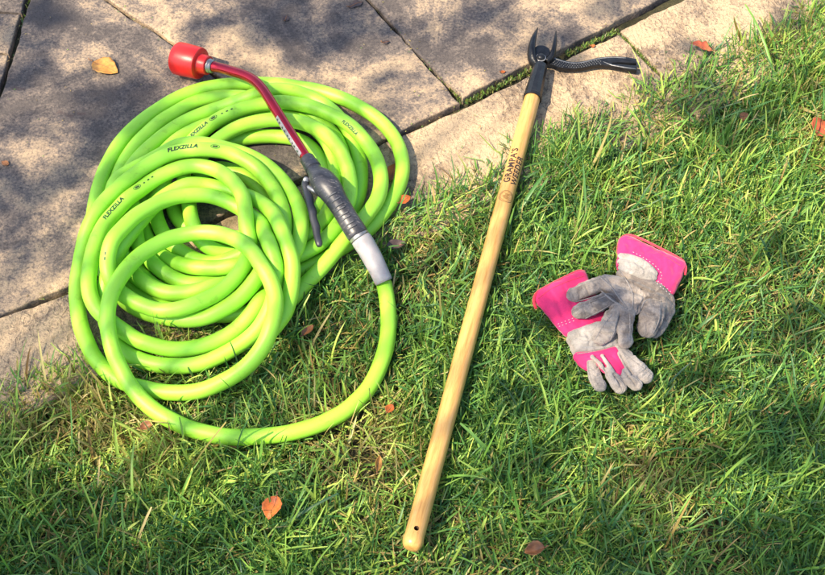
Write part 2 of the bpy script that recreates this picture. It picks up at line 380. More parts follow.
# ------------------------------------------------------------------ garden hose
HOSE = np.array([-46,-1,14,-41,-32,14,-38,-62,14,-38,-92,14,-41,-122,14,-48,-150,14,-57,-176,14,-69,-200,14,-85,-220,14,-103,-238,14,-123,-251,14,-144,-262,14,-167,-270,14,-190,-276,14,-213,-279,14,-237,-281,14,-260,-282,14,-284,-280,14,-308,-275,15,-331,-269,16,-353,-260,19,-375,-249,22,-395,-236,27,-413,-220,33,-429,-201,39,-442,-180,44,-454,-157,49,-462,-134,56,-467,-110,64,-468,-84,70,-463,-59,77,-452,-34,81,-443,-8,74,-430,15,69,-412,34,66,-392,48,66,-369,56,66,-344,59,69,-318,55,74,-294,44,80,-272,26,89,-251,5,91,-236,-20,91,-221,-45,87,-212,-70,82,-210,-96,78,-214,-122,74,-222,-142,63,-235,-159,51,-251,-173,40,-270,-185,32,-291,-194,25,-313,-202,20,-336,-206,17,-361,-206,15,-385,-203,14,-410,-197,14,-434,-190,14,-457,-178,14,-477,-160,14,-495,-138,14,-509,-112,15,-521,-86,16,-529,-58,19,-534,-31,23,-536,-3,28,-534,23,35,-531,49,44,-526,73,54,-516,98,64,-503,122,68,-487,144,71,-469,165,73,-450,185,74,-430,202,75,-407,216,77,-383,224,77,-357,227,77,-331,229,73,-306,228,67,-282,218,62,-260,202,58,-242,180,55,-226,153,54,-215,124,55,-208,93,57,-206,62,62,-214,33,64,-230,7,62,-242,-19,60,-258,-40,52,-276,-57,45,-298,-71,40,-322,-80,34,-348,-82,29,-376,-78,26,-404,-71,24,-431,-59,22,-457,-40,21,-478,-16,20,-494,12,31,-501,45,40,-504,80,40,-505,114,41,-500,146,46,-491,174,59,-469,197,59,-445,216,58,-422,232,60,-396,246,65,-367,251,66,-338,251,61,-312,250,52,-286,244,47,-260,231,44,-237,211,44,-216,185,44,-199,155,48,-186,121,53,-180,86,61,-181,51,63,-190,21,58,-208,2,45,-234,-7,36,-255,-24,29,-279,-36,21,-306,-36,16,-333,-34,14,-361,-30,14,-388,-22,14,-414,-8,14,-436,14,14,-456,41,14,-477,68,14,-496,97,14,-505,131,14,-506,166,14,-504,200,14,-500,234,14,-491,266,14,-478,296,14,-461,323,14,-442,347,15,-420,367,15,-398,385,15,-373,398,15,-346,406,14,-319,407,14,-290,404,14,-262,397,14,-234,387,14,-206,377,14,-178,362,14,-155,340,14,-136,312,14,-122,279,14,-116,244,14,-115,209,14,-119,175,14,-129,145,14,-144,119,14,-163,99,14,-186,83,14,-210,70,14,-232,54,14,-252,38,14,-273,24,14,-295,11,14,-318,1,14,-342,-4,15,-366,-2,17,-390,7,21,-411,21,27,-431,41,31,-447,66,33,-454,98,37,-461,132,40,-473,166,40,-482,200,34,-477,232,28,-466,261,23,-452,288,18,-435,313,15,-415,335,14,-392,353,14,-366,366,16,-339,375,20,-312,381,27,-284,387,36,-256,396,41,-228,403,35,-201,402,28,-174,393,22,-149,376,18,-128,352,16,-111,322,14,-98,288,14,-90,252,14,-88,216,14,-91,181,14,-100,147,15,-113,117,15,-132,92,14,-154,73,14,-177,57,14,-201,44,14,-224,27,14,-246,10,15,-268,-3,20,-291,-13,30,-313,-24,39,-336,-34,41,-360,-38,40,-384,-37,38,-408,-29,39,-430,-14,39,-450,7,38,-466,33,36,-476,63,41,-480,96,36,-480,127,24,-477,158,14,-466,190,14,-457,221,14,-444,249,14,-429,275,15,-413,299,15,-393,319,14,-370,334,14,-346,345,14,-319,353,14,-292,357,14,-264,359,14,-237,358,16,-210,350,19,-185,335,23,-164,312,27,-146,283,30,-135,249,34,-129,214,36,-128,179,39,-132,146,41,-142,116,41,-157,92,39,-175,74,37,-198,61,37,-222,53,40,-248,47,40,-273,41,37,-297,34,30,-320,32,22,-344,40,17,-366,53,15,-388,69,16,-407,89,20,-420,113,24,-428,140,29,-425,167,34,-416,192,41,-404,215,51,-378,232,46,-356,252,39,-337,276,41,-317,297,41,-294,313,41,-269,323,40,-242,327,41,-215,324,43,-188,313,47,-163,294,53,-141,269,58,-123,240,59,-110,208,56,-104,175,50,-105,144,46,-113,114,43,-127,88,40,-144,66,39,-165,49,38,-188,36,37,-213,28,38,-239,22,40,-263,16,39,-288,12,42,-312,10,40,-337,14,35,-361,22,28,-384,34,22,-408,50,17,-428,72,15,-442,100,14,-450,129,14,-448,158,15,-440,185,18,-428,210,24,-414,233,33,-390,255,39,-368,273,26,-344,288,18,-318,299,14,-292,308,14,-264,312,14,-237,312,14,-210,308,14,-186,296,14,-167,274,14,-153,246,14,-144,216,14,-144,187,14,-152,160,14,-164,136,14,-182,118,18,-201,102,24,-221,88,31,-241,76,38,-266,73,40,-289,76,32,-313,84,24,-337,93,17,-361,104,14,-382,120,14,-397,143,14,-402,167,15,-392,189,14,-368,210,14,-355,230,15,-334,238,15,-311,235,14,-288,222,14,-266,202,14,-250,176,14,-239,147,14,-238,116,14,-246,89,14,-260,67,14,-281,56,14,-305,57,16,-328,61,24,-348,75,34,-360,100,41,-368,130,36,-375,163,32,-384,198,40,-390,232,18,-396,270,14,-381,296,22,-360,315,30,-338,332,36,-313,345,40,-287,356,41,-260,364,41,-232,368,41,-204,365,40,-177,357,41,-150,344,40,-124,328,40,-102,307,41,-82,281,38,-66,253,36,-56,221,35,-53,188,35,-58,155,37,-71,126,39,-87,99,41,-104,74,41,-121,50,38,-138,27,33,-156,6,28,-175,-14,23,-192,-35,18,-215,-51,14,-243,-56,14,-270,-60,14,-297,-63,14,-324,-62,14,-352,-58,14,-380,-53,14,-407,-43,14,-433,-26,14,-456,-3,14,-478,24,14,-499,53,14,-519,83,14,-530,118,14,-533,154,14,-532,190,14,-528,226,14,-520,261,14,-509,295,14,-493,325,14,-473,352,14,-450,376,14,-427,397,14,-401,414,14,-374,426,14,-346,433,14,-317,437,14,-288,438,14,-259,437,14,-230,434,14,-201,428,14,-173,422,14,-145,411,14,-118,398,14,-92,380,14,-68,360,14,-47,335,14,-30,305,14,-20,272,14,-17,238,14,-22,204,14,-33,172,14,-48,144,14,-65,118,14,-84,96,14,-105,78,14,-126,61,14,-147,45,14,-169,31,14,-190,15,16,-206,-7,17,-222,-29,28,-237,-51,40,-252,-75,36,-269,-94,29,-288,-109,25,-310,-120,22,-332,-127,20,-356,-131,20,-380,-131,22,-403,-127,26,-426,-120,30,-447,-108,36,-468,-94,41,-488,-78,47,-502,-56,51,-509,-30,55,-510,-1,58,-508,27,62,-502,55,67,-494,82,66,-480,107,66,-465,130,67,-447,151,65,-429,170,65,-408,185,66,-385,196,67,-360,200,67,-334,193,69,-311,177,73,-291,153,77,-276,125,80,-269,94,81,-265,63,74,-259,36,67,-263,8,65,-274,-15,60,-289,-35,57,-307,-52,56,-328,-65,56,-350,-75,55,-373,-80,53,-397,-78,51,-420,-70,51,-443,-57,52,-463,-41,55,-475,-23,71,-478,2,80,-473,28,88,-460,54,87,-444,78,86,-426,99,81,-407,119,74,-385,134,68,-362,142,62,-337,144,58,-312,137,56,-287,124,54,-264,105,55,-244,80,64,-234,49,76,-224,17,89,-215,-12,76,-215,-38,62,-218,-63,53,-227,-84,44,-240,-104,36,-258,-120,29,-278,-133,24,-299,-144,20,-321,-153,17,-345,-158,16,-370,-158,15,-395,-155,14,-420,-147,14,-443,-134,14,-463,-115,14,-477,-92,16,-485,-67,23,-487,-42,34,-485,-18,46,-477,8,54,-466,34,62,-455,61,60,-442,88,59,-430,114,55,-415,138,54,-395,156,55,-371,167,58,-345,171,52,-319,167,49,-292,157,49,-266,141,56,-242,118,66,-223,89,78,-210,56,88,-198,23,85,-189,-6,76,-188,-34,67,-191,-61,60,-198,-86,54,-212,-108,50,-220,-118,48], float).reshape(-1, 3) / 1000.0
HC = catmull(HOSE, 0.006); HR = 0.0126
hose = thing('garden_hose', 'lime green garden hose in a loose coil lying over flagstones and grass', 'hose', G(210, 250, 0))
obj('hose_tube', sweep('hose_tube', HC, HR * (1 + 0.012 * np.sin(np.arange(len(HC)) * .11) + 0.010 * np.sin(np.arange(len(HC)) * .037 + 1)), 22), M['hose'], hose)
# sleeve where the hose meets the wand
SL = catmull([G(359.5, 236.5, 0.0628), G(368, 250, 0.052), G(377, 267, 0.038), G(384, 282, 0.0245)], 0.004)
tt = np.linspace(0, 1, len(SL))
obj('end_sleeve', sweep('end_sleeve', SL, np.interp(tt, [0, 0.04, 0.1, 0.45, 0.9, 0.97, 1], [0.0145, 0.0165, 0.0172, 0.0165, 0.0148, 0.0150, 0.0142]), 28), M['sleeve'], hose)
# lettering printed along the hose
Tt, Uu, Ww = frames(HC); cam_v = np.array(cam.location)
proj_x = []
def project(p):
    r = p - cam_v; yc = r[..., 1] * math.cos(TILT) + r[..., 2] * math.sin(TILT); zc = -r[..., 1] * math.sin(TILT) + r[..., 2] * math.cos(TILT)
    return np.stack([412.5 + FPX * r[..., 0] / -zc, 287.5 - FPX * yc / -zc], -1)
HP = project(HC); HD = np.linalg.norm(HC - cam_v, axis=1); HS = np.r_[0, np.cumsum(np.linalg.norm(np.diff(HC, axis=0), axis=1))]
def hose_index(px, py, tol=7):
    d = np.hypot(HP[:, 0] - px, HP[:, 1] - py); c = np.where(d < tol)[0]
    if len(c) == 0: return int(d.argmin())
    i = c[HD[c].argmin()]; near = c[np.abs(c - i) < 12]; return int(near[d[near].argmin()])
PRINT_ON = None
def print_on_hose(body, px, py, size, tilt=0.0, name='printed_lettering', bmx=None):
    i = hose_index(px, py); s0 = HS[i]
    tm = bmx or text_mesh(body, size, bold=size * 0.045, shear=0.25, space=1.08)
    v = cam_v - HC[i]; t = Tt[i]; n = v - t * (v @ t); n /= np.linalg.norm(n)
    bn = np.cross(t, n); c, s = math.cos(tilt), math.sin(tilt)
    n2 = c * n + s * bn
    phi0 = math.atan2(n2 @ Ww[i], n2 @ Uu[i])
    sgn = 1.0  # letters stand up towards the outside of a clockwise coil
    for vv in tm.verts:
        x, y = vv.co.x, vv.co.y; sx = s0 + x
        k = min(max(np.searchsorted(HS, sx) - 1, 0), len(HS) - 2); f = (sx - HS[k]) / (HS[k + 1] - HS[k])
        C_ = HC[k] * (1 - f) + HC[k + 1] * f; U_ = Uu[k] * (1 - f) + Uu[k + 1] * f; W_ = Ww[k] * (1 - f) + Ww[k + 1] * f
        ph = phi0 - TXT_SIGN * y / HR
        rr = HR * 1.0 + 0.00035
        vv.co = Vector(C_ + rr * (math.cos(ph) * U_ + math.sin(ph) * W_))
    o = obj(name, tm, M['ink'], hose, smooth=False); return o
TXT_SIGN = 1.0
def oval(size):
    bm = bmesh.new(); n = 28
    def ring(a, b, c, d):
        o_ = [bm.verts.new((a * math.cos(2 * math.pi * k / n), b * math.sin(2 * math.pi * k / n), 0)) for k in range(n)]
        i_ = [bm.verts.new((c * math.cos(2 * math.pi * k / n), d * math.sin(2 * math.pi * k / n), 0)) for k in range(n)]
        for k in range(n): bm.faces.new((o_[k], o_[(k + 1) % n], i_[(k + 1) % n], i_[k]))
    ring(size, size * .52, size * .86, size * .38); ring(size * .62, size * .24, size * .1, size * .05)
    return bm
for (px, py, qx, qy, sz, tl) in [(184, 151, 214, 147, 0.0100, -0.55), (114, 211, 135, 190, 0.0100, -0.55), (197, 133, 214, 122, 0.0092, -0.6), (352, 130, 0, 0, 0.0078, 0.2)]:
    print_on_hose('FLEXZILLA' if px < 300 else 'FLEXZILLA', px, py, sz, tl)
    if qx: print_on_hose('', qx, qy, 0.008, tl, 'printed_emblem', oval(0.0075))
def dashes(n, L=.0052, h=.0011):
    bm = bmesh.new(); r = random.Random(n)
    for k in range(n):
        x = (k - n / 2) * L * 1.7; l = L * r.uniform(.5, 1)
        for j in range(3):
            xa, xb = x + l * j / 3, x + l * (j + 1) / 3
            bm.faces.new([bm.verts.new(c) for c in ((xa, -h, 0), (xb, -h, 0), (xb, h, 0), (xa, h, 0))])
    return bm
for (px, py, n_, tl) in [(150, 180, 3, -.45), (228, 114, 3, -.5), (109, 258, 2, -.4)]:
    print_on_hose('', px, py, 0.006, tl, 'printed_dashes', dashes(n_))

# ------------------------------------------------------------------ water wand
wand = thing('water_wand', 'water wand with red nozzle head, bent red tube and grey trigger grip', 'watering wand', G(300, 150, 0))
hf, hn = G(177.5, 58, 0.031), G(213, 66.5, 0.042); HL = (hn - hf).length
a_ = 1.0
obj('nozzle_head', lathe(hf, hn, [(0.004, 0.0), (0.004, 0.0255), (0.0005, 0.0262), (0.0, 0.0285), (0.002, 0.0298), (0.012, 0.0302), (HL * .60, 0.0290), (HL * .645, 0.0280), (HL * .66, 0.0262), (HL * .665, 0.0192), (HL * .70, 0.0180), (HL * .87, 0.0172), (HL * .885, 0.0160), (HL * .885, 0.0)], 48), M['redplastic'], wand); crease(wand.children[-1], 40)
obj('collar', lathe(hf, hn, [(HL * .87, 0.0128), (HL * .885, 0.0132), (HL * .93, 0.0132), (HL * .94, 0.0118), (HL * .96, 0.0118), (HL * .965, 0.0128), (HL * 1.0, 0.0122)], 32), M['ringmetal'], wand); crease(wand.children[-1], 40)
TB = catmull([G(210, 65.8, 0.041), G(221, 68, 0.0455), G(233, 71.5, 0.053), G(244, 75, 0.060), G(254, 80.5, 0.066), G(262, 88.5, 0.071), G(268.5, 98, 0.075), G(276, 110, 0.078), G(291, 134, 0.083), G(311, 165, 0.088)], 0.004)
obj('wand_tube', sweep('wand_tube', TB, np.interp(np.arange(len(TB)), [0, 2, 4, 6], [0.0092, 0.0097, 0.0090, 0.0092]), 24), M['anod'], wand)
# sticker wrapped on the tube
TBp = project(TB); i0 = int(np.hypot(TBp[:, 0] - 281, TBp[:, 1] - 117).argmin()); i1 = int(np.hypot(TBp[:, 0] - 305, TBp[:, 1] - 155).argmin())
def strip_on(C, rad, i0, i1, a0, a1, lift, na=6):
    bm = bmesh.new(); rows = []
    for i in range(i0, i1 + 1):
        t = C[min(i + 1, len(C) - 1)] - C[i - 1]; t /= np.linalg.norm(t); v = cam_v - C[i]; n = v - t * (v @ t); n /= np.linalg.norm(n); b = np.cross(t, n)
        rows.append([bm.verts.new(C[i] + (rad + lift) * (math.cos(a) * n + math.sin(a) * b)) for a in np.linspace(a0, a1, na)])
    for A, B in zip(rows, rows[1:]):
        for k in range(na - 1): bm.faces.new((A[k], A[k + 1], B[k + 1], B[k]))
    bmesh.ops.recalc_face_normals(bm, faces=bm.faces); return bm
stk = obj('sticker', strip_on(TB, 0.0092, i0, i1, 0.25, 1.15, 0.0003), M['label'], wand)
bmk = bmesh.new(); 
for k in range(i0 + 1, i1 - 1):
    if (k * 7) % 5 < 2:
        sub = strip_on(TB, 0.0092, k, k + 1, 0.62, 0.9, 0.0007, 3); me_ = bpy.data.meshes.new('print'); sub.to_mesh(me_); sub.free(); bmk.from_mesh(me_); bpy.data.meshes.remove(me_)
obj('sticker_print', bmk, M['ink'], stk, smooth=False)
# grip: a swept body with an oval section
GP = [(308.5, 161, .088, .0118), (311.5, 165.5, .0882, .0128), (314.5, 170, .088, .0128), (316.5, 173, .088, .0150), (321, 178.5, .0875, .0205), (326.5, 185.5, .087, .0222), (331.5, 192, .086, .0205), (336.5, 200, .084, .0182), (341.5, 208, .081, .0176), (347.5, 218, .076, .0174), (353, 227, .071, .0178), (357, 233.5, .067, .0180), (358.5, 236, .0655, .0165)]
GC = catmull([list(G(a, b, c)) + [r] for a, b, c, r in GP], 0.003)
grip = obj('grip', sweep('grip', GC[:, :3], GC[:, 3], 32, 0.92, 1.0), M['grip'], wand)
obj('inlet_collar', sweep('inlet_collar', catmull([G(353.5, 228, 0.070), G(357, 233.5, 0.0655), G(360.2, 238.0, 0.0618)], 0.002), 0.0170, 28), M['ringmetal'], wand)
obj('neck_collar', sweep('neck_collar', catmull([G(306.5, 158, 0.0878), G(310, 163, 0.0880), G(313.5, 168.5, 0.088)], 0.002), [*np.interp(np.linspace(0, 1, len(catmull([G(306.5, 158, 0.0878), G(310, 163, 0.0880), G(313.5, 168.5, 0.088)], 0.002))), [0, .1, .5, .55, 1], [.0112, .0128, .0128, .0138, .0140])], 12), M['grip'], wand); crease(wand.children[-1], 25)
gpx = project(GC[:, :3])
for k in range(8):
    q = (336 + k * 2.55, 199 + k * 4.35); i = int(np.hypot(gpx[:, 0] - q[0], gpx[:, 1] - q[1]).argmin())
    c = GC[i, :3]; r = GC[i, 3]; t = GC[i + 1, :3] - GC[i - 1, :3]; t /= np.linalg.norm(t); v = cam_v - c; n = v - t * (v @ t); n /= np.linalg.norm(n); b = np.cross(t, n)
    pts = [c + r * 0.97 * (math.cos(a) * n + math.sin(a) * b) for a in np.linspace(-0.42, 0.62, 9)]
    obj('grip_rib', sweep('grip_rib', pts, [0.0005, .0012, .0014, .0014, .0014, .0014, .0014, .0012, .0005], 8), M['griprib'], grip)
# trigger lever with finger waves
TR = catmull([list(G(a, b, c)) + [r] for a, b, c, r in [(307, 177.5, .080, .0052), (305.5, 184, .079, .0066), (306.5, 191, .077, .0056), (309, 197.5, .075, .0068), (310.5, 205, .073, .0058), (312.5, 211.5, .071, .0068), (313.5, 219, .069, .0058), (316, 227, .067, .0066), (317, 235, .065, .0056), (319, 243, .063, .0056), (319.5, 246.5, .062, .0035)]], 0.0025)
trig = obj('trigger', sweep('trigger', TR[:, :3], TR[:, 3], 16, 0.8, 1.05), M['grey'], wand)
obj('trigger_link', sweep('trigger_link', catmull([G(308, 187, .079), G(313, 190, .081), G(320, 193, .083)], 0.002), 0.0042, 12), M['ringmetal'], trig)
obj('trigger_pivot', lathe(G(306.2, 180, .078), G(306.2, 180, .0876), [(0, .0055), (.0085, .0055), (.0096, .004)], 16), M['ringmetal'], trig)

# ------------------------------------------------------------------ weeder
weeder = thing('stand_up_weeder', 'long wooden handled weeder with black iron claw head lying across grass onto stone', 'weeding tool', (H0 + H1) / 2 * 1.0)
weeder.location.z = 0
nH = 80; tH = np.linspace(0, 1, nH); HC2 = np.array(H0)[None] * (1 - tH[:, None]) + np.array(H1)[None] * tH[:, None]
HRAD = 0.0142
rad = np.interp(tH * (H1 - H0).length, [0, .0008, .003, .007, .013, .02], [.0075, .0098, .0122, .0140, .0150, HRAD])
tpos = np.r_[0, .0008, .003, .007, .013, np.linspace(.02, (H1 - H0).length, 60)]; ax = np.array((H1 - H0).normalized())
handle = obj('handle', sweep('handle', np.array(H0) + tpos[:, None] * ax, np.interp(tpos, [0, .0008, .003, .007, .013, .02], [.0075, .0098, .0122, .0140, .0150, HRAD]), 40), M['wood'], weeder)
# hanging hole drilled through the handle near its end
hc = G(418.3, 528.5, 0.05); v_ = np.array(cam.location) - np.array(hc); dirv = v_ - ax * (v_ @ ax); dirv = Vector(dirv / np.linalg.norm(dirv))
s_ = (Vector(hc) - H0).dot(Vector(ax)); hcen = H0 + Vector(ax) * s_
cut = obj('drill', lathe(hcen - dirv * 0.05, hcen + dirv * 0.05, [(0, .0037), (.1, .0037)], 20), M['hole'])
bo = handle.modifiers.new('hole', 'BOOLEAN'); bo.object = cut; bo.operation = 'DIFFERENCE'; bo.solver = 'EXACT'; bo.material_mode = 'TRANSFER'
bake(handle); bpy.data.objects.remove(cut); crease(handle, 40)
def on_handle(bm, s0, lateral, mat, name):
    """wrap flat art (x along the handle, y across) onto the upper side"""
    v = cam_v - (np.array(H0) + s0 * ax); n = v - ax * (v @ ax); n /= np.linalg.norm(n); b = np.cross(n, ax)
    for vv in bm.verts:
        s = s0 + vv.co.x; ph = (vv.co.y + lateral) / HRAD
        vv.co = Vector(np.array(H0) + s * ax + (HRAD + 0.0003) * (math.cos(ph) * n + math.sin(ph) * b))
    return obj(name, bm, mat, handle, smooth=False)
def s_at(px, py): return (G(px, py, 0.04) - H0).dot(Vector(ax))
on_handle(text_mesh("GRAMPA'S", 0.0160, 0.0004, 0, 1.10), s_at(513.2, 164), 0.0056, M['burn'], 'handle_lettering')
on_handle(text_mesh("WEEDER", 0.0150, 0.0004, 0, 1.16), s_at(514.0, 168), -0.0078, M['burn'], 'handle_lettering')
def emblem():
    bm = bmesh.new(); n = 40
    def ring(a, b, w_):
        o_ = [bm.verts.new((a * math.cos(2 * math.pi * k / n), b * math.sin(2 * math.pi * k / n), 0)) for k in range(n)]
        i_ = [bm.verts.new(((a - w_) * math.cos(2 * math.pi * k / n), (b - w_) * math.sin(2 * math.pi * k / n), 0)) for k in range(n)]
        for k in range(n): bm.faces.new((o_[k], o_[(k + 1) % n], i_[(k + 1) % n], i_[k]))
    ring(.0125, .0135, .0009); ring(.0098, .0108, .0005)
    for k in range(9):
        x = -.006 + k * .0014; hw = .007 * math.sqrt(max(0, 1 - (x / .0085) ** 2)) * (0.5 + 0.5 * random.random()); y0 = random.uniform(-.002, .002)
        bm.faces.new([bm.verts.new(c) for c in ((x, y0 - hw, 0), (x + .0006, y0 - hw, 0), (x + .0006, y0 + hw, 0), (x, y0 + hw, 0))])
    bmesh.ops.subdivide_edges(bm, edges=[e for e in bm.edges if e.calc_length() > .003], cuts=3)
    return bm
on_handle(emblem(), s_at(504.2, 195), -0.0008, M['burn2'], 'handle_emblem')
# socket and head
S0, S1 = G(532.2, 99, 0.0200), G(540.5, 66, 0.0185)
LS = (S1 - S0).length
socket = obj('socket', lathe(S0, S1, [(0, .0155), (0, .0168), (.002, .0174), (.006, .0174), (.008, .0164), (LS * .5, .0148), (LS * .9, .0132), (LS, .0125)], 12), M['iron'], weeder, smooth=True); crease(socket, 20)
hub = obj('claw_hub', lathe(G(540.6, 59.5, 0.002), G(540.6, 59.5, 0.002) + Vector((0, 0, 1)), [(0, .0155), (.001, .0162), (.019, .0162), (.021, .0155), (.0215, .0125), (.0215, .0)], 40), M['iron'], weeder); crease(hub, 30)
bolt = obj('bolt', lathe(G(540.8, 57.5, 0.0235), G(540.8, 57.5, 0.0235) + Vector((0, 0, 1)), [(0, .0075), (.002, .0075), (.0045, .0064), (.0062, .0042), (.0068, .0)], 24), M['iron'], hub)
def prong(pts):
    C = catmull([list(G(a, b, c)) + [r] for a, b, c, r in pts], 0.0025)
    return obj('claw_prong', sweep('prong', C[:, :3], C[:, 3], 14, 1.3, 0.9), M['iron'], weeder)
prong([(537.5, 66, .014, .0072), (532.6, 60, .018, .0086), (531.4, 52, .024, .0082), (532.2, 44, .027, .0068), (534.4, 36, .027, .0050), (537.6, 28, .022, .0014)])
prong([(546.5, 62, .014, .0064), (551.5, 57, .018, .0060), (553.8, 49, .024, .0048), (555.2, 40, .026, .0037), (556.0, 31, .022, .0012)])
arm_top = [(546, 57), (551, 55.5), (557, 57.8), (562, 59.5), (568, 61), (575, 61.6), (581, 61.2), (587, 60), (594, 58.2), (600, 57), (608, 56.2), (616, 56), (626, 56.6), (636.5, 58.5)]
arm_bot = [(x_, y_ - (1.1 if y_ > 64.2 else 0)) for x_, y_ in [(637, 63.2), (628, 62.2), (618, 62.0), (612.5, 62.4), (612.0, 63.4), (618, 64.6), (628, 65.8), (637.4, 66.4), (637, 71), (628, 69.8), (619, 67.8), (610, 66.2), (600, 65.6), (592, 66.6), (584, 68.4), (575, 69.4), (566, 69.2), (558, 68), (552, 65.4), (546, 64.5)]]
arm = obj('lever_arm', prism(arm_top + arm_bot, 0.003, 0.0125, 0.0011, 2), M['iron'], weeder); crease(arm, 40)
# diamond tread along the arm
bm = bmesh.new()
for i in range(19):
    for j in range(4):
        x = 553.5 + i * 2.55 + (1.27 if j % 2 else 0); f = (x - 554) / 46
        yt = np.interp(x, [p[0] for p in arm_top], [p[1] for p in arm_top]); yb = np.interp(x, [p[0] for p in arm_bot[::-1]], [p[1] for p in arm_bot[::-1]]) if x < 600 else yt + 8
        yy = yt + 2.6 + j * 1.55
        if yy > yb - 0.5: continue
        c = G(x, yy, 0.0125); s = 0.00125
        q = [bm.verts.new(c + Vector(d) * s) for d in ((1, 0, 0), (0, 1.2, 0), (-1, 0, 0), (0, -1.2, 0))]; tp = bm.verts.new(c + Vector((0, 0, 0.0011)))
        for k in range(4): bm.faces.new((q[k], q[(k + 1) % 4], tp))
tr_ = obj('tread', bm, M['tread'], arm, smooth=False)
obj('worn_rim', sweep('worn_rim', catmull([G(x, y + 1.3, 0.0124) for x, y in arm_top[1:-1]], .003), .0011, 8, .5, 1), M['steel'], arm)
obj('bolt_washer', lathe(G(540.7, 57.7, 0.0234), G(540.7, 57.7, 0.0234) + Vector((0, 0, 1)), [(0, .0098), (.0008, .0098), (.0010, .0094), (.0010, 0)], 28), M['steel'], hub)
fk = obj('fork_edge', sweep('fork_edge', [G(x, y, 0.0127) for x, y in ((603, 61.5), (612, 65.0), (624, 67.2), (636, 68.8))], [.0005, .0014, .0015, .0011], 8, .5, 1), M['steel'], arm)  # lit top of the lower tine put in as a pale strip

# ------------------------------------------------------------------ work gloves
def blob(name, chains, mat, parent, flat=0.72, voxel=0.0018, smooth=7, zoff=0.0, rough=0.0012, wrinkle=0.0):
    bm = bmesh.new()
    for ch in chains:
        C = catmull([list(G(a, b, c / 1000)) + [r / 1000] for a, b, c, r in ch], 0.0025) if len(ch) > 1 else np.array([list(G(*ch[0][:2], ch[0][2] / 1000)) + [ch[0][3] / 1000]])
        if wrinkle and len(C) > 3:
            L_ = np.r_[0, np.cumsum(np.linalg.norm(np.diff(C[:, :3], axis=0), axis=1))]; ph = random.random() * 6
            C = C.copy(); C[:, 3] *= 1 + wrinkle * np.sin(L_ * 620 + ph) * np.sin(L_ * 170 + 2 * ph)
        for x, y, z, r in C:
            bmesh.ops.create_icosphere(bm, subdivisions=2, radius=r, matrix=Matrix.Translation((x, y, z + zoff)) @ Matrix.Diagonal((1, 1, flat, 1)))
    o = obj(name, bm, mat, parent)
    rm = o.modifiers.new('remesh', 'REMESH'); rm.mode = 'VOXEL'; rm.voxel_size = voxel; rm.use_smooth_shade = True
    sm = o.modifiers.new('smooth', 'SMOOTH'); sm.iterations = smooth; sm.factor = 0.5
    bake(o); me = o.data
    if not me.materials: me.materials.append(mat)
    # soft creases of worn cloth
    n = len(me.vertices); V = np.empty(n * 3, np.float32); me.vertices.foreach_get('co', V); V = V.reshape(-1, 3)
    Nn = np.empty(n * 3, np.float32); me.vertices.foreach_get('normal', Nn); Nn = Nn.reshape(-1, 3)
    q = V * 1.0
    from mathutils import noise as mn
    h = np.array([mn.fractal(Vector(p) * 55, 0.9, 2.0, 3) + 0.7 * (1 - 2 * abs(mn.noise(Vector((p[0] * 60, p[1] * 60, p[2] * 40 + 5))))) for p in q])
    V += Nn * (h * rough)[:, None]; me.vertices.foreach_set('co', V.ravel()); me.update(); return o
def carve(o, lines, depth, width):
    """press creases into the cloth along lines given at photo pixels (width in pixels)"""
    me = o.data; n = len(me.vertices); V = np.empty(n * 3, np.float32); me.vertices.foreach_get('co', V); V = V.reshape(-1, 3)
    Nn = np.empty(n * 3, np.float32); me.vertices.foreach_get('normal', Nn); Nn = Nn.reshape(-1, 3)
    off = np.array(o.matrix_world.translation) if o.parent is None else np.zeros(3)
    pp = project(V + off); dsp = np.zeros(n)
    for L in lines:
        C = catmull([(x, y, 0) for x, y in L], .6)[:, :2]
        d = np.sqrt(((pp[:, None] - C[None]) ** 2).sum(-1)); k = d.argmin(1); dm = d.min(1); f = k / (len(C) - 1); env = np.clip(np.minimum(f, 1 - f) * 5, .25, 1)
        dsp = np.minimum(dsp, -depth * env * np.exp(-(dm / width) ** 2)) + 0.35 * depth * env * np.exp(-((dm - 2.1 * width) / width) ** 2) * (dsp > -depth * .3)
    up = np.clip(Nn[:, 2] * 1.5, 0, 1); V += Nn * (dsp * up)[:, None]; me.vertices.foreach_set('co', V.astype(np.float32).ravel()); me.update()
def on_surface(objs, pts, rad, lift, mat, name, parent, dash=None, sides=6):
    """a fine line of thread laid on the surface of objs, read at photo pixels"""
    trees = [BVHTree.FromPolygons([(o.matrix_world @ v.co) for v in o.data.vertices], [tuple(p.vertices) for p in o.data.polygons]) for o in objs]
    P = catmull([(x, y, 0) for x, y in pts], 1.2); out = []
    for x, y, _ in P:
        d = (G(x, y, 0) - cam.location).normalized(); best = None
        for t in trees:
            h = t.ray_cast(cam.location, d)
            if h[0] is not None and (best is None or h[3] < best[3]): best = h
        if best is not None: out.append(np.array(best[0] - d * lift))
    if len(out) < 3: return None
    out = np.array(out)
    for _ in range(2): out[1:-1] = 0.25 * out[:-2] + 0.5 * out[1:-1] + 0.25 * out[2:]
    if not dash: return obj(name, sweep(name, out, rad, sides), mat, parent)
    bm = bmesh.new(); k = 0
    while k < len(out) - 2:
        sub = sweep('d', out[k:k + dash], rad, sides); me = bpy.data.meshes.new('d'); sub.to_mesh(me); sub.free(); bm.from_mesh(me); bpy.data.meshes.remove(me); k += dash + 1
    return obj(name, bm, mat, parent)

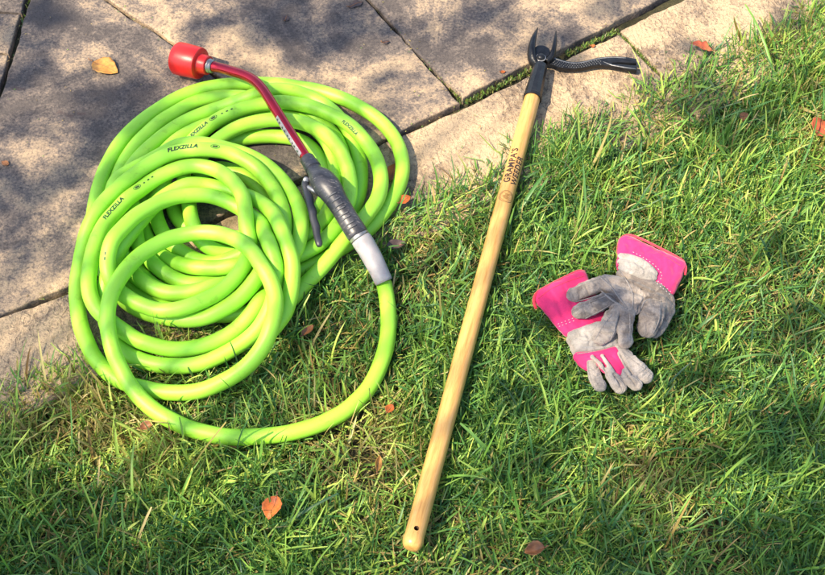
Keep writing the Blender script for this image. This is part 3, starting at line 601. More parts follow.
# lower glove: back of the hand up, pointing down to the right
g2 = thing('work_glove', 'pink and grey work glove lying back up underneath the other glove', 'glove', G(590, 335, 0.0), 'pair of pink and grey work gloves')
def quad_chains(a, b, c, d, n, za, zm, r):
    """rows of a flat cuff between its outer edge a-b and its hem d-c"""
    out = []
    for k in range(n):
        f = k / (n - 1); p = [a[i] + (d[i] - a[i]) * f for i in (0, 1)]; q = [b[i] + (c[i] - b[i]) * f for i in (0, 1)]
        out.append([(p[0] + (q[0] - p[0]) * t, p[1] + (q[1] - p[1]) * t, za + (zm - za) * math.sin(math.pi * t), r) for t in (0, .25, .5, .75, 1)])
    return out
cuff2 = blob('cuff', quad_chains((541, 297), (579.5, 277.5), (600, 318), (569, 330), 12, 27, 30, 13), M['pink'], g2, 0.80, smooth=14, rough=0.0012)
back2 = blob('fabric_back', [[(578, 357, 32, 8), (590, 357, 36, 9), (602, 355, 38, 9), (614, 352, 38, 9)], [(582, 362, 31, 8), (588, 368, 31, 7)], [(596, 359, 37, 6), (605, 370, 36, 6)], [(606, 358, 38, 7), (613, 364, 39, 7), (619, 372, 37, 6)], [(614, 355, 38, 7), (620, 364, 38, 6), (624, 371, 36, 5)], [(580, 345, 27, 12), (600, 342, 30, 14), (618, 340, 28, 13)], [(602, 358, 30, 8), (612, 374, 30, 7.5)], [(612, 356, 30, 8), (624, 376, 30, 7.5)]], M['pink'], g2, 0.75, smooth=5, rough=0.0010)
strap2 = blob('knuckle_strap', [[(572, 336, 32, 8), (584, 332, 36, 10), (600, 328, 38, 11), (612, 326, 36, 10)], [(576, 343, 33, 8), (588, 341, 37, 10), (602, 338, 39, 11), (614, 336, 37, 10)], [(579, 349, 32, 7), (590, 348, 36, 8.5), (604, 345, 38, 9), (614, 343, 37, 9)]], M['suede3'], g2, 0.75, smooth=9)
lea2 = blob('leather_fingers', [
    [(590, 358, 33, 7.6), (592, 367, 35, 9), (595, 377, 34, 10.2), (599.5, 385.5, 31, 10.4)],
    [(602.5, 356, 46, 3.6), (607, 363, 46, 3.6), (612, 371, 42, 5)], [(611, 374, 34, 9), (615.5, 381.5, 34, 10.4), (620, 387.5, 31, 10.2)],
    [(592, 357, 45, 3.6), (597, 361, 45, 3.6), (603, 368, 43, 3.8), (609, 374, 38, 4.2)],
    [(625, 373, 35, 9.2), (630.5, 379.5, 35, 10.4), (636, 385, 32, 10.2)],
    [(618, 350, 34, 13), (628, 361, 36, 14), (637, 369.5, 34, 14.4), (644.5, 375.5, 30, 13)], [(572, 340, 26, 9), (578, 352, 26, 9), (585, 364, 26, 8)]], M['suede2'], g2, 0.70, voxel=0.0013, smooth=2, rough=0.0013, wrinkle=0.05)
# upper glove: palm up, fingers folded, on top of the lower one
g1 = thing('work_glove', 'pink and grey work glove lying palm up with folded fingers, on top of the other', 'glove', G(640, 295, 0.0), 'pair of pink and grey work gloves')
cuff1 = blob('cuff', quad_chains((626, 242), (678.5, 266.5), (667, 290), (624, 266), 11, 31, 35, 13), M['pink'], g1, 0.80, smooth=14, rough=0.0012)
lea1 = blob('leather_palm', [
    [(622, 274, 36, 10), (640, 282, 40, 13), (656, 290, 40, 13), (668, 299, 33, 11)],
    [(606, 279, 40, 9), (622, 284, 44, 13), (640, 293, 44, 14), (656, 300, 42, 14), (667, 307, 34, 11)],
    [(603, 287, 42, 10), (616, 293, 46, 13), (632, 301, 47, 13), (646, 304, 44, 13)],
    [(612, 301, 46, 10), (622, 307, 48, 11), (634, 309, 48, 10)],
    [(601, 284, 44, 13.5), (587, 289.3, 46, 13.5), (574.5, 294.5, 42, 12.8)],
    [(608, 300, 50, 13.5), (594, 306, 53, 14), (580, 312.2, 48, 13.6)],
    [(617, 311, 52, 13), (610, 325, 54, 15.5), (601, 337.5, 49, 14)],
    [(628.5, 313, 52, 11), (625.5, 328, 55, 11.5), (626, 342, 50, 10.8)],
    [(657, 305, 42, 14), (652, 315, 45, 18), (648.5, 325, 41, 17), (647, 330, 38, 14.5)],
    [(669, 300, 30, 10), (668, 312, 28, 10), (662, 325, 27, 9), (655, 334, 27, 8)]], M['suede'], g1, 0.60, voxel=0.0013, smooth=2, rough=0.0016, wrinkle=0.05)
strap1 = blob('wrist_tab', [[(621, 256, 44, 6), (632, 258, 48, 7), (644, 264, 49, 7.5), (655, 273, 47, 6)], [(620.5, 262, 44, 6), (632, 265, 48, 7.5), (644, 271, 49, 7.5), (654, 278, 46, 6)], [(620.5, 268, 42, 5.5), (631, 271, 46, 7), (643, 276, 47, 7), (651, 281, 45, 5)]], M['suede3'], g1, 0.62, smooth=8, rough=0.0007)
carve(lea1, [[(603, 296), (590, 301.5), (573, 306)], [(616, 303), (608, 311), (600, 318)], [(621, 311), (617, 328), (613.5, 345)], [(639, 303), (638, 316), (635, 334)], [(640, 306), (646, 298), (656, 299), (668, 303)],
             [(663, 305), (662, 318), (656, 332)], [(622, 275), (634, 284), (650, 290)], [(630, 280), (645, 289), (660, 293)], [(600, 290), (612, 296), (622, 304)]], 0.0042, 1.1)
carve(lea1, [[(602, 319), (610, 321), (618, 320)], [(599, 325), (608, 328), (616, 326.5)], [(597, 331), (606, 334), (614, 333)], [(620, 322), (625, 324), (632, 323)], [(619, 331), (625, 333), (632, 332)], [(584, 284), (587, 289), (590, 297)], [(590, 301), (594, 307), (598, 314)],
             [(582, 306), (585, 312), (587, 318)], [(643, 312), (650, 315), (658, 314)], [(646, 320), (647, 330), (645, 337)], [(610, 282), (613, 287), (611, 293)], [(640, 287), (644, 293), (643, 300)], [(650, 294), (660, 297), (667, 301)], [(578, 291), (580, 295), (579, 300)]], 0.0020, 0.9)
carve(lea2, [[(624, 371), (630, 377), (637, 387)], [(612, 372), (617, 378), (622, 388)], [(604, 366), (607, 376), (608, 388)], [(619, 351), (626, 364), (634, 376)]], 0.0036, 1.0)
carve(lea2, [[(590, 367), (595, 369), (599, 367)], [(592, 374), (597, 376), (602, 374)], [(612, 378), (617, 377), (621, 375)], [(625, 377), (630, 376), (634, 373)], [(626, 358), (631, 357), (636, 353)], [(631, 367), (637, 365), (643, 362)], [(638, 374), (643, 372), (648, 367)]], 0.0018, 0.9)
carve(strap2, [[(574, 338), (590, 340), (606, 334)], [(580, 345), (594, 345), (610, 341)], [(586, 333), (590, 341), (588, 348)]], 0.0026, 1.2)
carve(strap1, [[(622, 259), (634, 262), (650, 272)], [(628, 257), (631, 266), (630, 272)], [(642, 264), (645, 272), (643, 278)]], 0.0016, 1.2)
carve(cuff1, [[(640, 240), (644, 252), (648, 262)], [(662, 252), (664, 264), (662, 276)], [(674, 260), (674, 272), (671, 284)], [(628, 240), (629, 250), (626, 262)]], 0.0012, 2.4)
carve(cuff2, [[(548, 288), (556, 300), (564, 318)], [(562, 282), (569, 296), (576, 312)], [(540, 300), (552, 314), (562, 326)]], 0.0012, 2.4)
carve(back2, [[(584, 358), (598, 356), (614, 353)], [(588, 364), (594, 362), (600, 360)]], 0.0018, 1.2)
al1 = [lea1, strap1, cuff1]; al2 = [lea2, strap2, back2, cuff2]
bpy.context.view_layer.update()
def rim(cuff, chain, rad):
    P = catmull([G(x, y, z / 1000) for x, y, z in chain], .003)
    return obj('cuff_piping', sweep('cuff_piping', P, rad, 12), M['piping'], cuff)
rim(cuff1, [(617.5, 253, 30), (618.5, 245, 33), (621.5, 238, 35), (627, 235, 37), (634, 236, 38.5), (645, 240.5, 39.5), (657, 246.5, 39.5), (669, 252.5, 38.5), (679, 258, 37), (684, 262, 35), (686, 268, 32), (685, 275, 28)], .0019)
rim(cuff2, [(536.5, 309, 24), (534, 303, 28), (534.5, 297, 31), (538, 292, 33), (548, 286, 34.5), (560, 279.8, 34.5), (571, 274.3, 33.5), (579, 271, 32), (585, 272, 29)], .0026)
for pts in ([(600, 277), (612, 288), (619, 298), (626, 307)], [(619, 270), (629, 285), (633, 297), (632, 309)], [(598, 288), (608, 297), (616, 303), (627, 309)]):
    on_surface(al1, pts, 0.0015, -0.0002, M['seam'], 'seam', lea1)
on_surface(al1, [(641, 309), (645, 301), (653, 299), (662, 301.5)], 0.0014, -0.0002, M['seam'], 'seam', lea1)
for pts in ([(600, 279), (586, 283), (573, 288)], [(599, 295), (588, 299), (575, 302)], [(606, 296), (593, 301), (579, 307)], [(610, 305), (600, 311), (584, 319)], [(612, 314), (602, 328), (595, 340)], [(618, 316), (615, 330), (609, 343)], [(630, 315), (630, 330), (630, 343)], [(660, 306), (659, 320), (653, 334)]):
    on_surface(al1, pts, 0.0010, -0.0002, M['seam'], 'seam', lea1)
for pts in ([(588, 362), (589, 372), (594, 387)], [(598, 366), (602, 378), (605, 386)], [(622, 352), (636, 363), (651, 374)], [(616, 376), (622, 382), (625, 387)], [(633, 376), (638, 381), (641, 385)]):
    on_surface(al2, pts, 0.0009, -0.0002, M['seam'], 'seam', lea2)
on_surface(al1, [(658, 281), (664, 286), (670, 291), (674, 294.5)], 0.0005, 0.0004, M['thread'], 'stitching', cuff1, 2)
on_surface(al1, [(657, 283.5), (663, 288.5), (669, 293.5), (673, 297)], 0.0005, 0.0004, M['thread'], 'stitching', cuff1, 2)
on_surface(al1, [(627, 238.5), (640, 241.5), (655, 250), (670, 259), (681, 266)], 0.0004, 0.0003, M['piping'], 'stitching', cuff1)
on_surface(al1, [(633, 252), (646, 259), (657, 267.5), (662, 276), (657, 283)], 0.0005, 0.0003, M['thread'], 'stitching', strap1, 2)
on_surface(al2, [(558, 324), (567, 320.5), (577, 316.5)], 0.0005, 0.0004, M['thread'], 'stitching', cuff2, 2)
on_surface(al2, [(559, 326.5), (568, 323), (578, 319)], 0.0005, 0.0004, M['thread'], 'stitching', cuff2, 2)
on_surface(al2, [(538, 299), (550, 289.5), (566, 282), (584, 276)], 0.0004, 0.0003, M['piping'], 'stitching', cuff2)
on_surface(al2, [(577, 354), (590, 352), (603, 349.5), (615, 346)], 0.0009, 0.0, M['seam'], 'seam', strap2)

# ------------------------------------------------------------------ fallen leaves
LEAFS = 'fallen autumn leaves'
def leaf(px, py, length, width, ang, mat, label, z=0.004, curl=0.25, lobes=0, tilt=(0, 0)):
    bm = bmesh.new(); nx, ny = 15, 6; rows = []
    for i in range(nx):
        t = i / (nx - 1); wv = math.sin(math.pi * min(1, t ** 0.85)) ** 0.8 * (1 + 0.0 * t)
        if lobes: wv *= 0.55 + 0.45 * abs(math.cos(t * math.pi * lobes))
        wv = max(wv, 0.03); r = []
        for j in range(-ny, ny + 1):
            s = j / ny; edge = 1 + (0.05 * math.sin(i * 2.1 + j) if abs(j) == ny else 0)
            x = (t - 0.5) * length; y = s * wv * width * 0.5 * edge
            zz = curl * width * 0.5 * (abs(s) ** 1.7) * wv + 0.05 * width * math.sin(t * 7 + px) + curl * 0.25 * length * (t - 0.5) ** 2 + 0.015 * width * math.sin(s * 9 + t * 25)
            r.append(bm.verts.new((x, y, zz)))
        rows.append(r)
    for A, B in zip(rows, rows[1:]):
        for k in range(2 * ny): bm.faces.new((A[k], A[k + 1], B[k + 1], B[k]))
    mtx = Matrix.Translation(G(px, py, z)) @ Matrix.Rotation(math.radians(ang), 4, 'Z') @ Matrix.Rotation(tilt[0], 4, 'X') @ Matrix.Rotation(tilt[1], 4, 'Y')
    loc = mtx.translation.copy(); me = bpy.data.meshes.new('fallen_leaf')
    st = [mtx @ Vector((-length * (0.5 + 0.02 * k), 0.001 * math.sin(k), 0.001 + 0.0004 * k + curl * .06 * length)) for k in range(0, 9)]
    for v in bm.verts: v.co = (mtx @ v.co) - loc
    root = thing('fallen_leaf', label, 'leaf', loc, LEAFS)
    b = obj('blade', bm, M[mat]); b.parent = root
    so_ = b.modifiers.new('thick', 'SOLIDIFY'); so_.thickness = 0.0005
    sm = sweep('stalk', [np.array(s - loc) for s in st], [.0009] * 9, 6)
    # midrib and stalk
    mr = [mtx @ Vector(((t - 0.5) * length, 0, 0.0006 + 0.05 * width * math.sin(t * 7 + px) + curl * 0.25 * length * (t - 0.5) ** 2)) - loc for t in np.linspace(0, 0.97, 14)]
    s2 = sweep('midrib', [np.array(m) for m in mr], np.linspace(.0008, .0003, 14), 6); me2 = bpy.data.meshes.new('r'); s2.to_mesh(me2); s2.free(); sm.from_mesh(me2); bpy.data.meshes.remove(me2)
    s = obj('stalk', sm, M['leaf_brown']); s.parent = root
    return root
leaf(105, 67, .056, .040, 112 + 180 + 40, 'leaf_tan', 'tan leaf lying alone on the large flagstone', 0.004, 0.18)
leaf(273, 508, .036, .030, 250, 'leaf_orange', 'bright orange leaf in the grass below the hose loop', 0.030, 0.5, 0, (0.2, .2))
leaf(535, 551, .030, .022, 190, 'leaf_brown', 'curled reddish brown leaf in the grass right of the handle end', 0.030, 0.9, 0, (0.1, .2))
leaf(390, 409, .017, .014, 60, 'leaf_orange', 'small orange leaf in grass between the hose loop and the handle', 0.028, 0.6)
leaf(378, 464, .028, .011, 80, 'leaf_tan', 'narrow tan leaf standing in the grass left of the handle', 0.030, 0.7, 0, (0.4, .1))
leaf(308, 331, .026, .015, 50, 'leaf_brown', 'small brown leaf in the grass beside the coil', 0.024, 0.8)
leaf(147, 427, .021, .015, 20, 'leaf_brown', 'brown leaf in the grass just outside the lowest hose loop', 0.024, 0.9)
leaf(393, 172, .038, .024, 80, 'leaf_orange', 'orange leaf on the stone inside the outer hose loop', 0.004, 0.3)
leaf(405, 200, .024, .018, 40, 'leaf_orange', 'orange leaf at the lawn edge right of the coil', 0.014, 0.5)
leaf(396, 246, .034, .020, 20, 'leaf_dark', 'dark rotted leaf in the grass right of the pale hose sleeve', 0.014, 0.7)
leaf(701, 47, .042, .030, 150, 'leaf_red', 'red lobed leaf where the border stone meets the grass', 0.016, 0.4, 2.5, (0.25, 0))
leaf(820, 128, .050, .040, 60, 'leaf_red', 'red leaf at the right border of the photo', 0.022, 0.4, 0, (0.3, .2))
leaf(744, 117, .022, .016, 60, 'leaf_brown', 'little brown leaf deep in the upper right grass', 0.018, 0.6)
leaf(356, 4, .030, .020, 30, 'leaf_dark', 'dark stain on the flagstone at the top edge, built as a flat leaf', 0.0025, 0.08, 1.5)  # dark marks here and just below are stone stains, built as leaves
leaf(286, 18, .016, .014, 80, 'leaf_dark', 'small dark stain on the flagstone behind the wand, built as a leaf scrap', 0.0025, 0.08)
leaf(386, 42, .014, .010, 10, 'leaf_dark', 'tiny dark stain beside the mossy joint, built as a leaf scrap', 0.0025, 0.08)
leaf(5, 163, .016, .011, 150, 'leaf_brown', 'little reddish stain at the left border on stone, built as a leaf scrap', 0.0025, 0.1)  # reddish stain on the stone, added as a leaf shape
leaf(503, 72, .010, .007, 20, 'leaf_orange', 'orange leaf scrap in the mossy joint left of the iron socket', 0.002, 0.3)
leaf(593, 46, .010, .007, 20, 'leaf_orange', 'orange leaf scrap in the dark joint above the lever arm', 0.000, 0.3)

# ------------------------------------------------------------------ where grass may not pass: height maps of the things lying on the lawn
X0, X1, Y0, Y1, CELL = -1.5, 1.5, -1.1, 1.5, 0.0025
NX, NY = int((X1 - X0) / CELL), int((Y1 - Y0) / CELL)
LO = np.full((NX, NY), 9.0, np.float32); HI = np.full((NX, NY), -9.0, np.float32)
def splat(C, r):
    k = int(np.ceil(r / CELL))
    ii, jj = np.mgrid[-k:k + 1, -k:k + 1]; 
    for c in C:
        ci, cj = int((c[0] - X0) / CELL), int((c[1] - Y0) / CELL)
        I, J = ci + ii, cj + jj; d2 = ((I + .5) * CELL + X0 - c[0]) ** 2 + ((J + .5) * CELL + Y0 - c[1]) ** 2
        m = (d2 < r * r) & (I >= 0) & (I < NX) & (J >= 0) & (J < NY); h = np.sqrt(np.maximum(r * r - d2, 0))
        np.minimum.at(LO, (I[m], J[m]), (c[2] - h)[m]); np.maximum.at(HI, (I[m], J[m]), (c[2] + h)[m])
splat(HC, HR + 0.001); splat(SL, 0.017); splat(GC[:, :3], 0.018); splat(TR[:, :3], 0.007)
splat(np.array(H0) + np.arange(-0.001, (H1 - H0).length, 0.003)[:, None] * ax, HRAD + 0.001)
for o in (cuff1, cuff2, lea1, lea2, back2, strap1, strap2):
    V = np.array([o.matrix_world @ v.co for v in o.data.vertices]); splat(V[::2], 0.003)
# leaves need a little room too
for o in list(COL.objects):
    if o.name.startswith('fallen_leaf'):
        splat(np.array([[o.location.x, o.location.y, o.location.z + 0.004]]), 0.009)

# ------------------------------------------------------------------ lawn
EA, EB = np.array(G(0, 392, 0)), np.array(G(640, 86, 0)); ed = (EB - EA)[:2]; ed /= np.linalg.norm(ed); en = np.array([ed[1], -ed[0]])   # en points into the lawn
def lawn_dist(x, y):
    s = (x - EA[0]) * ed[0] + (y - EA[1]) * ed[1]; d = (x - EA[0]) * en[0] + (y - EA[1]) * en[1]
    return d + 0.010 * np.sin(s * 19 + 1) + 0.007 * np.sin(s * 47 + .5) + 0.005 * np.sin(s * 101) + 0.0006 * 0
def patches(x, y, seed, sc):
    r = np.random.default_rng(seed); v = np.zeros_like(x)
    for k in range(7):
        a = r.uniform(0, 6.28); f = sc * r.uniform(.6, 2.2); v += np.sin((x * np.cos(a) + y * np.sin(a)) * f + r.uniform(0, 6.28) + 1.3 * np.sin((x * np.sin(a) - y * np.cos(a)) * f * .7))
    return v / 3.2
DRY_SUNLIT = [(70, 400, .07, .42), (125, 425, .07, .40), (30, 425, .05, .3), (190, 455, .05, .25), (165, 330, .05, .4), (380, 415, .05, .35), (375, 465, .06, .35), (310, 420, .05, .2), (630, 465, .05, .4), (660, 490, .04, .3), (780, 30, .08, .3), (815, 150, .07, .3), (720, 195, .06, .2), (150, 470, .05, .2), (420, 245, .04, .3), (640, 120, .05, .2)]  # straw spots, and sunlit patches of lawn put into the blade colour
def grass(n, region, lmu, lsd, wmu, til, seed, dry_p, segs=6, root_z=SOIL_Z, flat=False):
    r = np.random.default_rng(seed)
    x = r.uniform(region[0], region[1], n); y = r.uniform(region[2], region[3], n)
    d = lawn_dist(x, y); keep = d > r.exponential(0.010, n) * 1.0
    pv = patches(x, y, 3, 14); keep &= r.random(n) < np.clip(0.84 + 0.46 * pv, 0.22, 1)
    x, y, d = x[keep], y[keep], d[keep]; n = len(x); pv = pv[keep]
    tuft = patches(x, y, 11, 30)
    L = np.exp(r.normal(math.log(lmu), lsd, n)) * (1 + 0.18 * tuft) * np.clip(0.55 + d / 0.07, 0.55, 1); W = wmu * np.exp(r.normal(0, 0.3, n)) * (0.75 + 0.25 * L / lmu)
    base_az = 1.2 * patches(x, y, 21, 26)
    az = base_az + r.normal(0, 2.1, n); th = np.abs(r.normal(til[0], til[1], n)); k = r.normal(til[2], til[3], n); tw = r.normal(0, .28, n); roll = r.normal(0, .42, n)
    t = np.linspace(0, 1, segs + 1)
    P = np.zeros((n, segs + 1, 3)); P[:, 0] = np.stack([x, y, np.full(n, root_z)], 1)
    for i in range(1, segs + 1):
        tm = (t[i] + t[i - 1]) / 2; a = np.clip(th + k * tm ** 1.3, 0, 1.95); b = az + tw * tm; l = L / segs
        step = np.stack([np.sin(a) * np.cos(b), np.sin(a) * np.sin(b), np.cos(a)], 1) * l[:, None]
        P[:, i] = P[:, i - 1] + step
        P[:, i, 2] = np.maximum(P[:, i, 2], root_z + 0.004 + 0.004 * r.random(n))
    # keep clear of stone tops and of the things lying here
    st = lawn_dist(P[..., 0], P[..., 1]) < -0.004
    P[..., 2] = np.where(st, np.maximum(P[..., 2], 0.003), P[..., 2])
    I = np.clip(((P[..., 0] - X0) / CELL).astype(int), 0, NX - 1); J = np.clip(((P[..., 1] - Y0) / CELL).astype(int), 0, NY - 1)
    lo, hi = LO[I, J], HI[I, J]
    bad = ((P[..., 2] > lo - 0.001) & (P[..., 2] < hi + 0.001)).any(1)
    over = ((P[..., 2] >= hi + 0.001) & (hi > -1)).sum(1)
    bad |= (over > 0) & (r.random(n) < 0.88)
    P = P[~bad]; W, az, tw, roll, pv, d, tuft = W[~bad], az[~bad], tw[~bad], roll[~bad], pv[~bad], d[~bad], tuft[~bad]; n = len(P)
    T = np.gradient(P, axis=1); T /= np.linalg.norm(T, axis=2)[..., None] + 1e-9
    side = np.stack([-np.sin(az), np.cos(az), np.zeros(n)], 1); side = np.repeat(side[:, None], segs + 1, 1)
    nrm = np.cross(T, side); nrm /= np.linalg.norm(nrm, axis=2)[..., None] + 1e-9
    ra = (roll[:, None] + 0.9 * tw[:, None] * t[None])[..., None]
    side = np.cos(ra) * side + np.sin(ra) * nrm
    prof = np.interp(t, [0, .12, .45, .75, .92, 1], [.55, .85, 1, .80, .48, 0])[None] + np.where(r.random(n) < .45, r.uniform(.25, .6, n), .06)[:, None] * np.clip((t - .75) / .25, 0, 1)[None]
    nrm2 = np.cross(T, side)
    hw = (W[:, None] * prof * 0.5)[..., None]
    A = P - side * hw + nrm2 * hw * 0.35; B = P.copy(); Cc = P + side * hw + nrm2 * hw * 0.35
    V = np.stack([A, B, Cc], 2).reshape(-1, 3)
    q = np.arange(segs); base = (np.arange(n) * (segs + 1) * 3)[:, None]
    f1 = np.stack([base + q * 3, base + q * 3 + 1, base + q * 3 + 4, base + q * 3 + 3], -1).reshape(-1, 4)
    f2 = np.stack([base + q * 3 + 1, base + q * 3 + 2, base + q * 3 + 5, base + q * 3 + 4], -1).reshape(-1, 4)
    dp = dry_p * (1 - 0.9 * pv)
    for (qx, qy, qr, qa) in DRY_SUNLIT:
        c_ = G(qx, qy, 0); dp = dp + qa * np.exp(-(((P[:, 0, 0] - c_.x) ** 2 + (P[:, 0, 1] - c_.y) ** 2) / qr ** 2))
    dp = np.clip(dp, 0.01, 0.95); dry = r.random(n) < dp
    hue = np.clip(r.normal(0.43, 0.25, n) + 0.10 * tuft, 0, 1)
    for (qx, qy, qr, qa) in DRY_SUNLIT: c_ = G(qx, qy, 0); hue = np.clip(hue + .6 * qa * np.exp(-(((P[:, 0, 0] - c_.x) ** 2 + (P[:, 0, 1] - c_.y) ** 2) / (1.7 * qr) ** 2)), 0, 1)  # glow of the sunlit patches painted in as yellower blades
    tip = r.random(n) * 0.6
    col = np.stack([hue, np.where(dry, r.uniform(.6, 1, n), r.uniform(0, .22, n) ** 1.5), r.random(n), np.ones(n)], 1)
    colv = np.repeat(col[:, None], segs + 1, 1)
    colv[..., 1] = np.clip(colv[..., 1] + tip[:, None] * np.clip(t[None] - .82, 0, 1) * 4 * (r.random(n) < .25)[:, None] + np.clip(.16 - t[None], 0, 1) * 3.0, 0, 1)
    colv = np.repeat(colv[:, :, None], 3, 2).reshape(-1, 4)
    return V, np.vstack([f1, f2]), colv
def grass_mat():
    m, nt, b = new_mat('lawn grass blades')
    at = nt.nodes.new('ShaderNodeAttribute'); at.attribute_name = 'blade'; sp = nt.nodes.new('ShaderNodeSeparateColor'); nt.links.new(at.outputs['Color'], sp.inputs['Color'])
    g = ramp(nt, sp.outputs['Red'], [(0.0, (0.020, 0.080, 0.036)), (0.28, (0.058, 0.185, 0.050)), (0.58, (0.150, 0.310, 0.050)), (1.0, (0.42, 0.53, 0.105))])
    dcol = ramp(nt, sp.outputs['Blue'], [(0, (0.20, 0.115, 0.040)), (0.5, (0.36, 0.25, 0.09)), (1, (0.52, 0.41, 0.19))])
    c = mix(nt, sp.outputs['Green'], g, dcol)
    nt.links.new(c, b.inputs['Base Color']); b.inputs['Roughness'].default_value = 0.42; b.inputs['Specular IOR Level'].default_value = 0.38
    tr = nt.nodes.new('ShaderNodeBsdfTranslucent'); tc = mix(nt, 1.0, c, (1.15, 1.25, 0.55), 'MULTIPLY'); nt.links.new(tc, tr.inputs['Color'])
    ms = nt.nodes.new('ShaderNodeMixShader'); ms.inputs['Fac'].default_value = 0.26
    nt.links.new(b.outputs['BSDF'], ms.inputs[1]); nt.links.new(tr.outputs['BSDF'], ms.inputs[2])
    nt.links.new(ms.outputs['Shader'], nt.nodes['Material Output'].inputs['Surface']); return m
M['grass'] = grass_mat()
def grass_object(name, sets):
    Vs, Fs, Cs, off = [], [], [], 0
    for V, F_, C_ in sets: Vs.append(V); Fs.append(F_ + off); Cs.append(C_); off += len(V)
    me = np_mesh(name, np.vstack(Vs), np.vstack(Fs)); a = me.color_attributes.new('blade', 'FLOAT_COLOR', 'POINT'); a.data.foreach_set('color', np.vstack(Cs).astype(np.float32).ravel())
    o = obj(name, me, M['grass']); return o
IN = (-0.86, 0.92, -0.60, 0.86); area = (IN[1] - IN[0]) * (IN[3] - IN[2])
sets = [
    grass(int(76000 * area), IN, 0.037, 0.38, 0.0020, (0.66, 0.42, 0.40, 0.45), 101, 0.09),
    grass(int(24000 * area), IN, 0.030, 0.40, 0.0016, (1.1, 0.45, 0.3, 0.4), 102, 0.55, 4),
    grass(int(8000 * area), IN, 0.052, 0.25, 0.0024, (0.66, 0.40, 0.55, 0.45), 103, 0.03, 7),
]
# lawn carries on outside the picture, thinner
for i, reg in enumerate([(-1.45, -0.86, -1.0, 0.6), (0.92, 1.45, -1.0, 1.3), (-0.86, 0.92, -1.05, -0.60), (0.3, 0.92, 0.86, 1.3)]):
    ar = (reg[1] - reg[0]) * (reg[3] - reg[2]); sets.append(grass(int(17000 * ar), reg, 0.062, 0.36, 0.0036, (0.5, 0.4, 0.95, 0.5), 110 + i, 0.08, 5))
tag(grass_object('grass', sets), 'green lawn grass with dry yellow blades', 'grass', kind='stuff')

# moss and weeds growing in the joints
def joint_moss():
    segs_px = [((466, 103), (531, 71), 2.6, 620), ((566, 56), (618, 31), 2.2, 330), ((618, 36), (662, 80), 4.0, 900), ((371, 2), (420, 56), 1.6, 420), ((420, 57), (461, 102), 1.2, 160), ((408, 129), (462, 104), 1.0, 90), ((4, 314), (70, 288), 1.0, 120), ((30, 0), (22, 26), 1.0, 40), ((0, 394), (60, 352), 3.0, 120)]
    r = np.random.default_rng(5); out = []
    for (a, b, wd, n) in segs_px:
        t = r.random(n); px = a[0] + (b[0] - a[0]) * t + r.normal(0, wd * .35, n); py = a[1] + (b[1] - a[1]) * t + r.normal(0, wd * .5, n)
        keep_ = np.sin(t * 37 + a[0]) + np.sin(t * 83) + r.normal(0, .5, n) > -.55; px, py = px[keep_], py[keep_]
        for x, y in zip(px, py): out.append(np.array(G(x, y, -0.012)))
    R_ = np.array(out); n = len(R_); segs = 3; L = r.uniform(.003, .010, n); az = r.uniform(0, 6.28, n); th = r.uniform(0, .9, n); t = np.linspace(0, 1, segs + 1)
    P = R_[:, None] + (L[:, None] * t[None])[..., None] * np.stack([np.sin(th) * np.cos(az), np.sin(th) * np.sin(az), np.cos(th)], 1)[:, None]
    side = np.stack([-np.sin(az), np.cos(az), 0 * az], 1)[:, None] * (0.0011 * np.array([.7, 1, .8, .1]))[None, :, None]
    V = np.stack([P - side, P, P + side], 2).reshape(-1, 3); q = np.arange(segs); base = (np.arange(n) * (segs + 1) * 3)[:, None]
    f1 = np.stack([base + q * 3, base + q * 3 + 1, base + q * 3 + 4, base + q * 3 + 3], -1).reshape(-1, 4); f2 = f1 + 1
    col = np.stack([r.uniform(0, .75, n), r.uniform(0, .6, n), r.random(n) * .5, np.ones(n)], 1)
    return V, np.vstack([f1, f2]), np.repeat(np.repeat(col[:, None], segs + 1, 1)[:, :, None], 3, 2).reshape(-1, 4)
tag(grass_object('joint_moss', [joint_moss()]), 'green moss and sprouts growing in the joints between flagstones', 'moss', kind='stuff')

def debris():
    r = np.random.default_rng(77); out = []; V = []; F_ = []; C_ = []; k = 0
    for _ in range(150): px = r.uniform(0, 760); out.append((px, 384 - 0.472 * px - r.exponential(16), r.uniform(.003, .010)))
    for (a, b, n) in (((108, 0), (226, 83), 26), ((371, 2), (461, 102), 26), ((405, 131), (618, 31), 40), ((4, 314), (72, 288), 14), ((28, 0), (2, 83), 14)):
        for _ in range(n): t = r.random(); out.append((a[0] + (b[0] - a[0]) * t + r.normal(0, 6), a[1] + (b[1] - a[1]) * t + r.normal(0, 5), r.uniform(.002, .007)))
    for _ in range(70): out.append((r.uniform(0, 600), r.uniform(0, 200), r.uniform(.0015, .005)))
    for (px, py, L) in out:
        c = np.array(G(px, py, 0.0012)); a = r.uniform(0, 6.28); d = np.array([math.cos(a), math.sin(a), r.uniform(-.05, .25)]) * L / 2; sd = np.array([-math.sin(a), math.cos(a), 0]) * r.uniform(.0004, .0012); up = np.array([0, 0, .0006])
        V += [c - d, c + sd * .9, c + d, c - sd, c + up + sd * .2]; F_ += [(k, k + 3, k + 4), (k + 3, k + 2, k + 4), (k + 2, k + 1, k + 4), (k + 1, k, k + 4)]; k += 5
        C_ += [(r.uniform(.2, .8), r.choice([.05, .7, .9, 1.0]), r.random() * .7, 1)] * 5
    return np.array(V), np.array(F_), np.array(C_)
tag(grass_object('plant_debris', [debris()]), 'dry clippings and crumbs scattered on the flagstones', 'debris', kind='stuff')

